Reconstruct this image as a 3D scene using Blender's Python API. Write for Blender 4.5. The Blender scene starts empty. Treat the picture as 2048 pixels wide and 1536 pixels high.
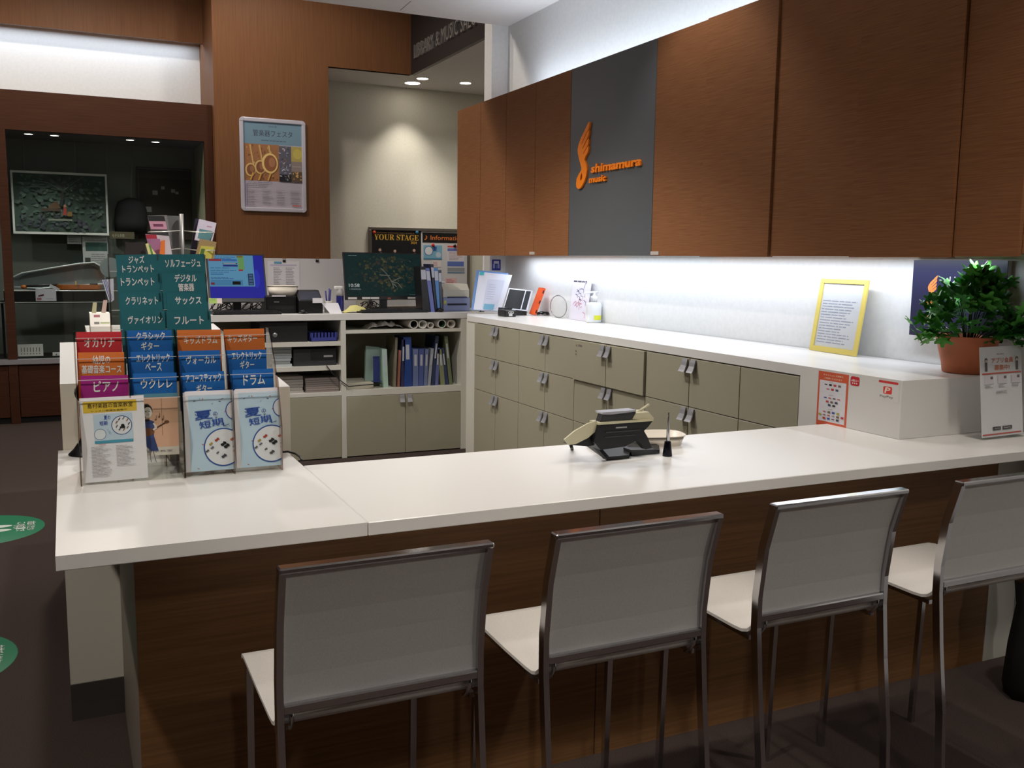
import bpy, bmesh, math, random
from mathutils import Vector, Matrix, Euler
random.seed(7)
SC = bpy.context.scene
COL = SC.collection
PI = math.pi

# ------------------------------------------------------------------ camera
FPX = 1892.2
YAW, PITCH, ROLL = math.radians(25.257), math.radians(7.427), math.radians(0.7406)
EYE = Vector((0, 0, 1.585))
_fw = Vector((math.sin(YAW) * math.cos(PITCH), math.cos(YAW) * math.cos(PITCH), -math.sin(PITCH)))
_rt = Vector((math.cos(YAW), -math.sin(YAW), 0))
_up = _rt.cross(_fw)
_rt, _up = _rt * math.cos(ROLL) + _up * math.sin(ROLL), _up * math.cos(ROLL) - _rt * math.sin(ROLL)
cam_data = bpy.data.cameras.new('camera')
cam_data.sensor_width = 36.0
cam_data.lens = FPX / 2048 * 36.0
cam_data.clip_start = 0.05
cam = bpy.data.objects.new('camera', cam_data)
COL.objects.link(cam)
_m = Matrix((_rt, _up, -_fw)).transposed().to_4x4()
_m.translation = EYE
cam.matrix_world = _m
SC.camera = cam


def at(x, y, X=None, Y=None, Z=None):
    """a point of the photograph (2048x1536) brought onto a real plane of the room"""
    d = _rt * ((x - 1024) / FPX) - _up * ((y - 768) / FPX) + _fw
    for i, v in enumerate((X, Y, Z)):
        if v is not None:
            return EYE + d * ((v - EYE[i]) / d[i])


# ------------------------------------------------------------------ exposure, world, lamps
SC.view_settings.view_transform = 'Standard'
SC.view_settings.look = 'None'
SC.view_settings.gamma = 1.0
SC.view_settings.use_curve_mapping = False
SC.view_settings.exposure = 0.0
try:
    SC.cycles.use_denoising = True
    SC.cycles.max_bounces = 8
    SC.cycles.transparent_max_bounces = 24
    SC.cycles.sample_clamp_indirect = 4.0
except Exception:
    pass
world = bpy.data.worlds.new('world')
SC.world = world
world.use_nodes = True
world.node_tree.nodes['Background'].inputs[0].default_value = (0.75, 0.85, 1.0, 1)
world.node_tree.nodes['Background'].inputs[1].default_value = 0.03


def spot(x, y, z, power, angle=110, blend=0.6, col=(1, 0.93, 0.84), r=0.05, tilt=None):
    d = bpy.data.lights.new('downlight_or_fill', 'SPOT')
    d.energy = power
    d.spot_size = math.radians(angle)
    d.spot_blend = blend
    d.color = col
    d.shadow_soft_size = r
    o = bpy.data.objects.new('downlight_or_fill', d)
    o.location = (x, y, z)
    if tilt:
        o.rotation_euler = tilt
    COL.objects.link(o)
    return o


def area(loc, sx, sy, power, rot=(0, 0, 0), col=(0.9, 0.95, 1)):
    d = bpy.data.lights.new('strip_lamp', 'AREA')
    d.shape = 'RECTANGLE'
    d.size, d.size_y = sx, sy
    d.energy = power
    d.color = col
    o = bpy.data.objects.new('strip_lamp', d)
    o.location = loc
    o.rotation_euler = rot
    COL.objects.link(o)
    return o


ZC, ZB = 0.93, 1.155          # tops of the service counter and of the back counters
ZCEIL = 3.535
XW = 3.465                    # right wall
YF, YFB = 2.237, 2.95         # service counter front and back edge
XB = 2.84                     # front of the drawer units
YB = 7.30                     # front of the back shelving unit
YP = 9.80                     # brown pillar
XCAB = 3.01                   # doors of the wall cabinets

WARM = (1, 0.92, 0.82)
WHITE = (1, 0.97, 0.93)
COOL = (0.80, 0.89, 1.0)
# downlights in the ceilings over the staff side and the aisles (fittings out of frame), plus added fill spots
for x, y, p in ((0.55, 4.1, 66), (1.7, 4.2, 48), (2.6, 4.1, 36)):
    spot(x, y, 3.50, p, 88, 0.5, WHITE, 0.05)
spot(1.5, 5.1, 3.50, 200, 110, 0.6, WHITE, 0.06)  # fill spot added to brighten the lower doors of the back unit
for x, y, p in ((-1.1, 1.4, 170), (-1.3, 4.2, 14), (-1.1, 7.0, 8)):
    spot(x, y, 3.50, p, 120, 0.6, WARM, 0.06)
spot(0.2, 6.3, 3.50, 165, 150, 0.4, WARM, 0.06)
# row over the stools
for x, y, p in ((0.15, 1.72, 42), (1.6, 1.5, 68), (2.75, 1.4, 75)):
    spot(x, y, 3.50, p, 96, 0.6, WARM, 0.05)
for x, y, p in ((-2.2, 8.4, 110), (0.2, 8.3, 150), (1.9, 8.5, 45)):
    spot(x, y, 4.6, p, 165, 0.4, WARM, 0.08)  # unseen fill spots added in the high void to light fascia and pillar
for x, y, p in ((0.2, -1.4, 88), (2.6, -1.2, 100)):
    spot(x, y, 3.50, p, 130, 0.6, WHITE, 0.08)  # frontal fill, added to brighten stool backs and other faces towards the camera
# LED strips: above the wall cabinets, under them, and behind the fascia on the far left
area((3.29, 4.65, 2.86), 0.06, 4.6, 16, (0, math.radians(180), 0), COOL)
area((3.33, 4.84, 1.618), 0.03, 4.36, 15, (0, 0, 0), COOL)
area((-1.3, 10.60, 3.80), 5.2, 0.05, 17, (math.radians(-10), 0, 0), COOL)


# ------------------------------------------------------------------ materials
def lin(c):
    return tuple(((v / 255) / 12.92 if v / 255 <= 0.04045 else ((v / 255 + 0.055) / 1.055) ** 2.4) for v in c)


_MC = {}


def mat(rgb, rough=0.5, metal=0.0, emit=0.0, name=None, spec=0.5, coat=0.0):
    key = (tuple(rgb), rough, metal, emit, spec, coat)
    if key in _MC:
        return _MC[key]
    m = bpy.data.materials.new(name or 'paint_%d_%d_%d' % tuple(rgb))
    m.use_nodes = True
    b = m.node_tree.nodes['Principled BSDF']
    b.inputs['Base Color'].default_value = lin(rgb) + (1,)
    b.inputs['Roughness'].default_value = rough
    b.inputs['Metallic'].default_value = metal
    b.inputs['Specular IOR Level'].default_value = spec
    b.inputs['Coat Weight'].default_value = coat
    if emit:
        b.inputs['Base Color'].default_value = (0.01, 0.01, 0.01, 1)
        b.inputs['Specular IOR Level'].default_value = 0.12
        b.inputs['Emission Color'].default_value = lin(rgb) + (1,)
        b.inputs['Emission Strength'].default_value = emit
    _MC[key] = m
    return m


def noisy(name, c1, c2, scale, rough, bump=0.0, stretch=(1, 1, 1), spec=0.4, detail=4, lo=0.3, hi=0.7):
    m = bpy.data.materials.new(name)
    m.use_nodes = True
    nt = m.node_tree
    b = nt.nodes['Principled BSDF']
    tc = nt.nodes.new('ShaderNodeTexCoord')
    mp = nt.nodes.new('ShaderNodeMapping')
    mp.inputs['Scale'].default_value = stretch
    nz = nt.nodes.new('ShaderNodeTexNoise')
    nz.inputs['Scale'].default_value = scale
    nz.inputs['Detail'].default_value = detail
    cr = nt.nodes.new('ShaderNodeValToRGB')
    cr.color_ramp.elements[0].position = lo
    cr.color_ramp.elements[0].color = lin(c1) + (1,)
    cr.color_ramp.elements[1].position = hi
    cr.color_ramp.elements[1].color = lin(c2) + (1,)
    nt.links.new(tc.outputs['Object'], mp.inputs['Vector'])
    nt.links.new(mp.outputs['Vector'], nz.inputs['Vector'])
    nt.links.new(nz.outputs['Fac'], cr.inputs['Fac'])
    nt.links.new(cr.outputs['Color'], b.inputs['Base Color'])
    b.inputs['Roughness'].default_value = rough
    b.inputs['Specular IOR Level'].default_value = spec
    if bump:
        bp = nt.nodes.new('ShaderNodeBump')
        bp.inputs['Strength'].default_value = bump
        bp.inputs['Distance'].default_value = 0.002
        nt.links.new(nz.outputs['Fac'], bp.inputs['Height'])
        nt.links.new(bp.outputs['Normal'], b.inputs['Normal'])
    return m


def clear(name, tint=(235, 240, 238), refl=1.0, rough=0.02, alpha_min=0.0, ior=1.45):
    """clear sheet: light passes straight through, the surface mirrors by Fresnel"""
    m = bpy.data.materials.new(name)
    m.use_nodes = True
    nt = m.node_tree
    nt.nodes.clear()
    out = nt.nodes.new('ShaderNodeOutputMaterial')
    mix = nt.nodes.new('ShaderNodeMixShader')
    tr = nt.nodes.new('ShaderNodeBsdfTransparent')
    tr.inputs[0].default_value = lin(tint) + (1,)
    gl = nt.nodes.new('ShaderNodeBsdfGlossy')
    gl.inputs['Roughness'].default_value = rough
    fr = nt.nodes.new('ShaderNodeFresnel')
    fr.inputs['IOR'].default_value = ior
    mu = nt.nodes.new('ShaderNodeMath')
    mu.operation = 'MULTIPLY'
    mu.inputs[1].default_value = refl
    ge = nt.nodes.new('ShaderNodeNewGeometry')
    inv = nt.nodes.new('ShaderNodeMath')
    inv.operation = 'SUBTRACT'
    inv.inputs[0].default_value = 1.0
    m2 = nt.nodes.new('ShaderNodeMath')
    m2.operation = 'MULTIPLY'
    nt.links.new(ge.outputs['Backfacing'], inv.inputs[1])
    nt.links.new(fr.outputs[0], mu.inputs[0])
    nt.links.new(mu.outputs[0], m2.inputs[0])
    nt.links.new(inv.outputs[0], m2.inputs[1])
    nt.links.new(m2.outputs[0], mix.inputs[0])
    nt.links.new(tr.outputs[0], mix.inputs[1])
    nt.links.new(gl.outputs[0], mix.inputs[2])
    nt.links.new(mix.outputs[0], out.inputs[0])
    return m


WOOD_V = noisy('brown_laminate_upright_grain', (116, 77, 49), (129, 87, 56), 6, 0.5, 0.06, (16, 16, 0.5), spec=0.2)
WOOD_H = noisy('brown_laminate_level_grain', (128, 82, 51), (148, 100, 65), 11, 0.55, 0.06, (1, 0.6, 22), spec=0.18)
WOOD_CASE = noisy('red_brown_laminate', (66, 39, 26), (78, 47, 33), 5, 0.6, 0.03, (0.6, 1, 22), spec=0.15)
WOOD_FRONT = noisy('counter_front_laminate', (118, 82, 49), (138, 98, 62), 6, 0.5, 0.04, (0.6, 1, 22))
CARPET = noisy('carpet', (60, 50, 47), (78, 67, 63), 260, 0.95, 0.5, spec=0.1)
WALLW = noisy('white_wall_paint', (226, 226, 226), (232, 232, 231), 40, 0.75, 0.0, spec=0.2)
WALLC = noisy('cream_wall_paint', (222, 219, 205), (228, 225, 211), 40, 0.8, 0.0, spec=0.2)
CEILM = noisy('ceiling_paint', (240, 237, 236), (243, 240, 239), 20, 0.85, 0.02, spec=0.2)
TOPW = mat((222, 220, 217), 0.28, name='white_worktop')
CREAM = mat((158, 153, 133), 0.42, name='cream_laminate')
CREAM_W = mat((208, 205, 194), 0.4, name='white_laminate')
DARKPAN = mat((92, 94, 97), 0.35, name='charcoal_panel')
BLACKPAN = mat((46, 46, 48), 0.3, name='black_panel')
CHROME = mat((205, 205, 208), 0.12, 1.0, name='chrome')
STEEL = mat((160, 160, 165), 0.4, 0.5, name='brushed_steel')
ALU = mat((190, 190, 198), 0.35, 0.6, name='aluminium')
BLACK = mat((14, 14, 16), 0.4, name='black_plastic')
BLACKM = mat((13, 13, 14), 0.7, name='matt_black')
LEATHER = noisy('white_leather', (216, 211, 205), (226, 221, 215), 300, 0.5, 0.08)
PAPER = mat((236, 234, 240), 0.7, name='paper')
ACRYL = clear('clear_acrylic', (250, 251, 250), 0.9, 0.03)
GLASS = clear('shop_glass', (240, 244, 243), 1.0, 0.0, ior=1.5)
DARKVOID = mat((30, 27, 25), 0.8, name='dark_inside')

# ------------------------------------------------------------------ builders


class MB:
    def __init__(self, o=(0, 0, 0)):
        self.bm = bmesh.new()
        self.o = Vector(o)
        self.mats = []

    def _mi(self, m):
        if m not in self.mats:
            self.mats.append(m)
        return self.mats.index(m)

    def face(self, pts, m, smooth=False):
        vs = [self.bm.verts.new(Vector(p) - self.o) for p in pts]
        try:
            f = self.bm.faces.new(vs)
        except ValueError:
            return
        f.material_index = self._mi(m)
        f.smooth = smooth
        return f

    def grid(self, rows, m, smooth=True, close=False, caps=False):
        """rows: list of rings of points"""
        R = [[self.bm.verts.new(Vector(p) - self.o) for p in r] for r in rows]
        mi = self._mi(m)
        n = len(R[0])
        for a, b in zip(R, R[1:]):
            for i in range(n if close else n - 1):
                j = (i + 1) % n
                try:
                    f = self.bm.faces.new((a[i], a[j], b[j], b[i]))
                    f.material_index = mi
                    f.smooth = smooth
                except ValueError:
                    pass
        if caps:
            for r, rev in ((R[0], True), (R[-1], False)):
                try:
                    f = self.bm.faces.new(list(reversed(r)) if rev else r)
                    f.material_index = mi
                except ValueError:
                    pass

    def box(self, x0, x1, y0, y1, z0, z1, m, bev=0.0, M=None, seg=1):
        x0, x1 = min(x0, x1), max(x0, x1)
        y0, y1 = min(y0, y1), max(y0, y1)
        z0, z1 = min(z0, z1), max(z0, z1)
        P = [(x, y, z) for z in (z0, z1) for x, y in ((x0, y0), (x1, y0), (x1, y1), (x0, y1))]
        if M is not None:
            P = [M @ Vector(p) for p in P]
        v = [self.bm.verts.new(Vector(p) - self.o) for p in P]
        mi = self._mi(m)
        fs = []
        for q in ((3, 2, 1, 0), (4, 5, 6, 7), (0, 1, 5, 4), (1, 2, 6, 5), (2, 3, 7, 6), (3, 0, 4, 7)):
            f = self.bm.faces.new([v[i] for i in q])
            f.material_index = mi
            fs.append(f)
        if bev:
            es = list({e for f in fs for e in f.edges})
            bmesh.ops.bevel(self.bm, geom=es, offset=bev, segments=seg, affect='EDGES', profile=0.5)

    def prism(self, pts, t, m, frame=None, bev=0.0, smooth=False):
        """2D outline pts (u,v) raised by t along the frame's normal; frame = (origin, U, V)"""
        o, U, V = frame or (Vector((0, 0, 0)), Vector((1, 0, 0)), Vector((0, 1, 0)))
        o, U, V = Vector(o), Vector(U), Vector(V)
        N = U.cross(V).normalized()
        a = [o + U * p[0] + V * p[1] for p in pts]
        b = [p + N * t for p in a]
        va = [self.bm.verts.new(p - self.o) for p in a]
        vb = [self.bm.verts.new(p - self.o) for p in b]
        mi = self._mi(m)
        fs = []
        n = len(pts)
        fs.append(self.bm.faces.new(list(reversed(va))))
        fs.append(self.bm.faces.new(vb))
        for i in range(n):
            f = self.bm.faces.new((va[i], va[(i + 1) % n], vb[(i + 1) % n], vb[i]))
            f.smooth = smooth
            fs.append(f)
        for f in fs:
            f.material_index = mi
        if bev:
            es = list(fs[1].edges)
            bmesh.ops.bevel(self.bm, geom=es, offset=bev, segments=2, affect='EDGES', profile=0.5)

    def tube(self, path, r, m, n=8, caps=True, flat=None):
        path = [Vector(p) for p in path]
        rs = r if isinstance(r, (list, tuple)) else [r] * len(path)
        rings = []
        prev = None
        for i, p in enumerate(path):
            t = (path[min(i + 1, len(path) - 1)] - path[max(i - 1, 0)]).normalized()
            if prev is None:
                a = Vector((0, 0, 1)) if abs(t.z) < 0.9 else Vector((1, 0, 0))
                u = t.cross(a).normalized()
            else:
                u = (prev - t * prev.dot(t)).normalized()
            prev = u
            w = t.cross(u)
            ring = [p + (u * math.cos(2 * PI * k / n) + w * math.sin(2 * PI * k / n)) * rs[i] for k in range(n)]
            rings.append(ring)
        self.grid(rings, m, True, True, caps)

    def bar(self, path, wx, wy, m):
        """flat bar of rectangular section (wx along X, wy across) following a path in the YZ plane"""
        path = [Vector(p) for p in path]
        rings = []
        for i, p in enumerate(path):
            t = (path[min(i + 1, len(path) - 1)] - path[max(i - 1, 0)]).normalized()
            u = Vector((1, 0, 0))
            w = t.cross(u).normalized()
            rings.append([p + u * a * wx / 2 + w * b * wy / 2 for a, b in ((-1, -1), (1, -1), (1, 1), (-1, 1))])
        self.grid(rings, m, False, True, True)

    def lathe(self, prof, c, m, n=24, caps=True, sx=1.0, sy=1.0):
        c = Vector(c)
        rings = [[c + Vector((math.cos(2 * PI * k / n) * r * sx, math.sin(2 * PI * k / n) * r * sy, z)) for k in range(n)] for r, z in prof]
        self.grid(rings, m, True, True, caps)

    def ball(self, c, r, m, n=12, s=(1, 1, 1)):
        prof = [(max(1e-4, r * math.sin(PI * i / n)), -r * math.cos(PI * i / n)) for i in range(n + 1)]
        c = Vector(c)
        rings = [[c + Vector((math.cos(2 * PI * k / (2 * n)) * q * s[0], math.sin(2 * PI * k / (2 * n)) * q * s[1], z * s[2])) for k in range(2 * n)] for q, z in prof]
        self.grid(rings, m, True, True, True)

    def build(self, name, parent=None, loc=None, **kw):
        bmesh.ops.remove_doubles(self.bm, verts=self.bm.verts, dist=1e-6)
        bmesh.ops.recalc_face_normals(self.bm, faces=self.bm.faces)
        me = bpy.data.meshes.new(name)
        self.bm.to_mesh(me)
        self.bm.free()
        for m in self.mats:
            me.materials.append(m)
        o = bpy.data.objects.new(name, me)
        COL.objects.link(o)
        if parent is not None:
            o.parent = parent
        elif loc is not None:
            o.location = loc
        else:
            o.location = self.o
        for k, v in kw.items():
            o[k] = v
        return o


def tag(o, label, cat, group=None):
    o['label'] = label
    o['category'] = cat
    if group:
        o['group'] = group
    return o


def thing(name, label, cat, loc=(0, 0, 0), rz=0.0, group=None, rx=0.0, ry=0.0):
    o = bpy.data.objects.new(name, None)
    o.empty_display_size = 0.05
    COL.objects.link(o)
    o.location = loc
    o.rotation_euler = (rx, ry, rz)
    return tag(o, label, cat, group)


def one(name, label, cat, m, group=None):
    return tag(m.build(name), label, cat, group)


def struct(name, m, parent=None):
    o = m.build(name, parent)
    if parent is None:
        o['kind'] = 'structure'
    return o


def dup(root, loc, label, rz=None):
    r = root.copy()
    COL.objects.link(r)
    r.location = loc
    if rz is not None:
        r.rotation_euler = (root.rotation_euler[0], root.rotation_euler[1], rz)
    r['label'] = label
    for ch in list(root.children):
        c = ch.copy()
        COL.objects.link(c)
        c.parent = r
        for g in ch.children:
            d = g.copy()
            COL.objects.link(d)
            d.parent = c
    return r


_TX = {}


def text_geo(s, bold=0.0):
    key = (s, bold)
    if key in _TX:
        return _TX[key]
    cu = bpy.data.curves.new('lettering_source', 'FONT')
    cu.body = s
    cu.size = 1.0
    cu.offset = bold
    cu.resolution_u = 2
    ob = bpy.data.objects.new('lettering_source', cu)
    me = bpy.data.meshes.new_from_object(ob)
    vs = [(v.co.x, v.co.y) for v in me.vertices]
    fs = [tuple(p.vertices) for p in me.polygons]
    bpy.data.objects.remove(ob)
    bpy.data.curves.remove(cu)
    bpy.data.meshes.remove(me)
    if vs:
        x0 = min(v[0] for v in vs); x1 = max(v[0] for v in vs)
        y0 = min(v[1] for v in vs); y1 = max(v[1] for v in vs)
    else:
        x0 = x1 = y0 = y1 = 0
    _TX[key] = (vs, fs, (x0, x1, y0, y1))
    return _TX[key]


class Print:
    """flat print: layered inks on a sheet with origin o, axes U (right) and V (up)"""

    def __init__(self, o, U=(1, 0, 0), V=(0, 0, 1), base=(0, 0, 0), step=0.00006, emit=0.0, lift=0.0004, rough=0.6):
        self.mb = MB(base)
        self.o, self.U, self.V = Vector(o), Vector(U).normalized(), Vector(V).normalized()
        self.N = self.U.cross(self.V).normalized()
        self.k = 0
        self.step, self.lift, self.emit, self.rough = step, lift, emit, rough

    def ink(self, c):
        if not isinstance(c, tuple):
            return c
        return mat(c, self.rough, 0, self.emit)

    def pt(self, u, v):
        return self.o + self.U * u + self.V * v + self.N * (self.lift + self.k * self.step)

    def layer(self):
        self.k += 1

    clip = None

    def poly(self, pts, c):
        if self.clip:
            x0, y0, x1, y1 = self.clip
            for ax, lim, sg in ((0, x0, 1), (0, x1, -1), (1, y0, 1), (1, y1, -1)):
                out = []
                for i in range(len(pts)):
                    p, q = pts[i - 1], pts[i]
                    dp, dq = (p[ax] - lim) * sg, (q[ax] - lim) * sg
                    if (dp >= 0) != (dq >= 0):
                        t = dp / (dp - dq)
                        out.append((p[0] + (q[0] - p[0]) * t, p[1] + (q[1] - p[1]) * t))
                    if dq >= 0:
                        out.append(q)
                pts = out
                if len(pts) < 3:
                    return
        self.mb.face([self.pt(*p) for p in pts], self.ink(c))

    def rect(self, u0, v0, u1, v1, c):
        self.layer()
        self.poly([(u0, v0), (u1, v0), (u1, v1), (u0, v1)], c)

    def rrect(self, u0, v0, u1, v1, r, c):
        self.layer()
        p = []
        for cx, cy, a in ((u1 - r, v1 - r, 0), (u0 + r, v1 - r, 90), (u0 + r, v0 + r, 180), (u1 - r, v0 + r, 270)):
            for i in range(5):
                t = math.radians(a + 22.5 * i)
                p.append((cx + r * math.cos(t), cy + r * math.sin(t)))
        self.poly(p, c)

    def disc(self, u, v, r, c, n=24, ru=None, a0=0.0, rot=0.0):
        self.layer()
        ru = ru or r
        cs, sn = math.cos(rot), math.sin(rot)
        p = []
        for i in range(n):
            x, y = ru * math.cos(2 * PI * i / n), r * math.sin(2 * PI * i / n)
            p.append((u + x * cs - y * sn, v + x * sn + y * cs))
        self.poly(p, c)

    def line(self, pts, w, c):
        self.layer()
        for (a, b) in zip(pts, pts[1:]):
            d = Vector((b[0] - a[0], b[1] - a[1]))
            if d.length < 1e-9:
                continue
            n = Vector((-d.y, d.x)).normalized() * (w / 2)
            self.poly([(a[0] - n.x, a[1] - n.y), (b[0] - n.x, b[1] - n.y), (b[0] + n.x, b[1] + n.y), (a[0] + n.x, a[1] + n.y)], c)

    def text(self, s, u, v, h, c, w=None, align='C', bold=0.0, rot=0.0, shear=0.0):
        """h: height of the letters' box; w: fitted width; (u, v): middle (C), left middle (L); bold: stroke gain in em"""
        vs, fs, (x0, x1, y0, y1) = text_geo(s)
        if not vs:
            return
        sy = h / (y1 - y0)
        sx = sy if w is None else w / (x1 - x0)
        ox = -(x0 + x1) / 2 if align == 'C' else -x0
        oy = -(y0 + y1) / 2
        cs, sn = math.cos(rot), math.sin(rot)
        mi = self.mb._mi(self.ink(c))
        g = bold
        for gx, gy in ([(0, 0)] if not g else [(-g, 0), (g, 0), (0, -g), (0, g), (-g * .7, -g * .7), (g * .7, g * .7)]):
            self.layer()
            bmv = []
            for x, y in vs:
                a, b = (x + ox + gx) * sx, (y + oy + gy) * sy
                a += b * shear
                bmv.append(self.mb.bm.verts.new(self.pt(u + a * cs - b * sn, v + a * sn + b * cs) - self.mb.o))
            for f in fs:
                try:
                    ff = self.mb.bm.faces.new([bmv[i] for i in f])
                    ff.material_index = mi
                except ValueError:
                    pass

    def lines(self, u0, v0, u1, v1, n, c, frac=0.35, rnd=None):
        """n lines of small print, each broken into words"""
        self.layer()
        rnd = rnd or random
        dv = (v1 - v0) / n
        for i in range(n):
            v = v1 - (i + 0.5) * dv
            u = u0
            end = u0 + (u1 - u0) * rnd.uniform(0.55, 1.0)
            while u < end:
                L = min(end - u, (u1 - u0) * rnd.uniform(0.06, 0.3))
                self.poly([(u, v - dv * frac / 2), (u + L, v - dv * frac / 2), (u + L, v + dv * frac / 2), (u, v + dv * frac / 2)], c)
                u += L + (u1 - u0) * 0.025

    def build(self, name, parent=None, **kw):
        bm = self.mb.bm
        o = None
        me = bpy.data.meshes.new(name)
        bm.normal_update()
        bm.to_mesh(me)
        bm.free()
        for m in self.mb.mats:
            me.materials.append(m)
        o = bpy.data.objects.new(name, me)
        COL.objects.link(o)
        if parent is not None:
            o.parent = parent
        else:
            o.location = self.mb.o
        for k, v in kw.items():
            o[k] = v
        return o


# outline of the winged note emblem (u right, v up; one unit = its height), with the hole of the note's head
_E = [(525, 205), (500, 240), (440, 350), (380, 450), (335, 560), (318, 650), (325, 720), (350, 820), (380, 920), (400, 1000), (395, 1030), (350, 1090), (310, 1170), (302, 1260), (310, 1320), (345, 1355),
      (385, 1345), (430, 1290), (470, 1210), (495, 1130), (505, 1040), (495, 960), (470, 890), (455, 850), (470, 800), (510, 740), (525, 690), (525, 625), (505, 640), (432, 748), (426, 738), (500, 620), (520, 580), (527, 495),
      (505, 510), (416, 655), (410, 645), (500, 480), (524, 430), (528, 350), (505, 365), (398, 566), (390, 556), (490, 370), (520, 330), (535, 270), (540, 220)]
_H = [(406, 1070), (416, 1110), (420, 1150), (408, 1200), (392, 1216), (378, 1196), (385, 1130)]
EMBLEM = [((x - 300) / 1150.0 * 1.62, (1357 - y) / 1150.0) for x, y in _E]
EMBLEM_HOLE = [((x - 300) / 1150.0 * 1.62, (1357 - y) / 1150.0) for x, y in _H]


def emblem_faces(mb, frame, h, t, m):
    """the emblem as a solid of thickness t, height h"""
    from mathutils.geometry import tessellate_polygon
    o, U, V = (Vector(a) for a in frame)
    N = U.cross(V).normalized()
    loops = [EMBLEM, EMBLEM_HOLE]
    pts = [p for lp in loops for p in lp]
    tris = tessellate_polygon([[Vector((p[0], p[1], 0)) for p in lp] for lp in loops])
    front = [mb.bm.verts.new(o + U * p[0] * h + V * p[1] * h + N * t - mb.o) for p in pts]
    back = [mb.bm.verts.new(o + U * p[0] * h + V * p[1] * h - mb.o) for p in pts]
    mi = mb._mi(m)
    fs = [mb.bm.faces.new([front[i] for i in tr]) for tr in tris]
    k = 0
    for lp in loops:
        n = len(lp)
        for i in range(n):
            a, b = k + i, k + (i + 1) % n
            fs.append(mb.bm.faces.new((front[a], front[b], back[b], back[a])))
        k += n
    for f in fs:
        f.material_index = mi


def text_solid(mb, s, frame, h, t, m, w=None, bold=0.0, shear=0.0, align='L'):
    o, U, V = (Vector(a) for a in frame)
    N = U.cross(V).normalized()
    vs, fs, (x0, x1, y0, y1) = text_geo(s, bold)
    sy = h / (y1 - y0)
    sx = sy if w is None else w / (x1 - x0)
    ox = -(x0 + x1) / 2 if align == 'C' else -x0
    bv = []
    for x, y in vs:
        a, b = (x + ox) * sx, (y - y0) * sy
        bv.append(mb.bm.verts.new(o + U * (a + b * shear) + V * b - mb.o))
    mi = mb._mi(m)
    F = []
    for f in fs:
        try:
            q = mb.bm.faces.new([bv[i] for i in f])
            q.material_index = mi
            F.append(q)
        except ValueError:
            pass
    r = bmesh.ops.extrude_face_region(mb.bm, geom=F)
    bmesh.ops.translate(mb.bm, vec=N * t, verts=[g for g in r['geom'] if isinstance(g, bmesh.types.BMVert)])

# ================================================================== structure
b = MB(); b.box(-7, 6.5, -6, 11.5, -0.1, 0.0, CARPET); struct('floor', b)
b = MB(); b.box(-7, 6.5, -6, 7.508, ZCEIL, ZCEIL + 0.3, CEILM); struct('ceiling', b)
b = MB()
p0, p1 = at(800, 21, Z=ZCEIL), at(822, 2, Z=ZCEIL)
d = (p1 - p0).normalized(); n = Vector((-d.y, d.x, 0)) * 0.004
b.face([p0 - n - Vector((0, 0, .0006)), p1 - n - Vector((0, 0, .0006)), p1 + n - Vector((0, 0, .0006)), p0 + n - Vector((0, 0, .0006))], mat((150, 146, 146), 0.8))
struct('trim_1', b)
b = MB(); b.box(-7, 6.5, 7.3, 12, 4.7, 4.8, CEILM); struct('ceiling_2', b)
b = MB(); b.box(XW, XW + 0.25, -6, 7.66, 0, ZCEIL, WALLW); struct('wall_right', b)
b = MB(); b.box(3.316, XW + 0.002, 7.508, 7.66, 0, 4.7, WALLW); struct('wall_right_stub', b)
b = MB(); b.box(-7, 6.5, -6.2, -6, 0, ZCEIL, mat((120, 108, 100), 0.8)); struct('wall_front', b)
b = MB(); b.box(-7.2, -7, -6, 11.5, 0, 4.7, mat((120, 108, 100), 0.8)); struct('wall_left', b)
# alcove behind the back counter
ZAL = 3.515
b = MB(); b.box(1.5, 5.2, 10.55, 10.75, 0, ZAL, WALLC); struct('wall_back', b)
b = MB(); b.box(5.2, 5.4, 7.6, 10.75, 0, ZAL, WALLC); struct('wall_alcove_right', b)
b = MB()
b.box(2.515, 3.4405, YP + 0.005, 10.75, ZAL, ZAL + 0.1, CEILM)
b.box(3.441, 5.3, 7.6, 10.75, ZAL, ZAL + 0.1, CEILM)
struct('ceiling_alcove', b)
# brown pillar with the lintel over the alcove
b = MB()
b.box(1.386, 2.515, YP, 11.2, 0, 4.7, WOOD_V)
b.box(2.515, 3.4, YP, YP + 0.06, ZAL, 4.7, WOOD_V)
struct('wall_pillar', b)
# black fascia with metal letters, running towards the room over the alcove
t3 = MB(); t3.box(3.4, 3.44, 7.6, YP - 0.001, ZAL - 0.005, 4.7, BLACKPAN); t3 = struct('trim_2', t3)
lt = MB()
text_solid(lt, 'LIBRARY & MUSIC SALON', ((3.4, 9.66, ZAL + 0.135), (0, -1, 0), (0, 0, 1)), 0.14, 0.02, mat((175, 172, 170), 0.3, 0.6), w=1.78, bold=0.0)
lt.build('lettering', t3)
# left: fascia, white wall behind it, above the showcase
b = MB(); b.box(-7, 1.386, 10.46, 10.5, 3.745, 4.7, WOOD_V); struct('trim_3', b)
b = MB(); b.box(-7, 1.386, 10.75, 10.9, 0, 4.7, WALLW); struct('wall_back_left', b)

# ------------------------------------------------------------------ showcase on the left
YC = 9.93
YCB = 11.15


def cx(x, y=480):
    return at(x, y, Y=YC).x


def cz(x, y):
    return at(x, y, Y=YC).z


zt_out = cz(200, 193)
zt_in = cz(200, 270)
z_sill = cz(80, 718)
x_r = 1.386
xo_r = cx(411, 380)
xm0, xm1 = cx(5, 520), cx(24, 520)
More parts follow.
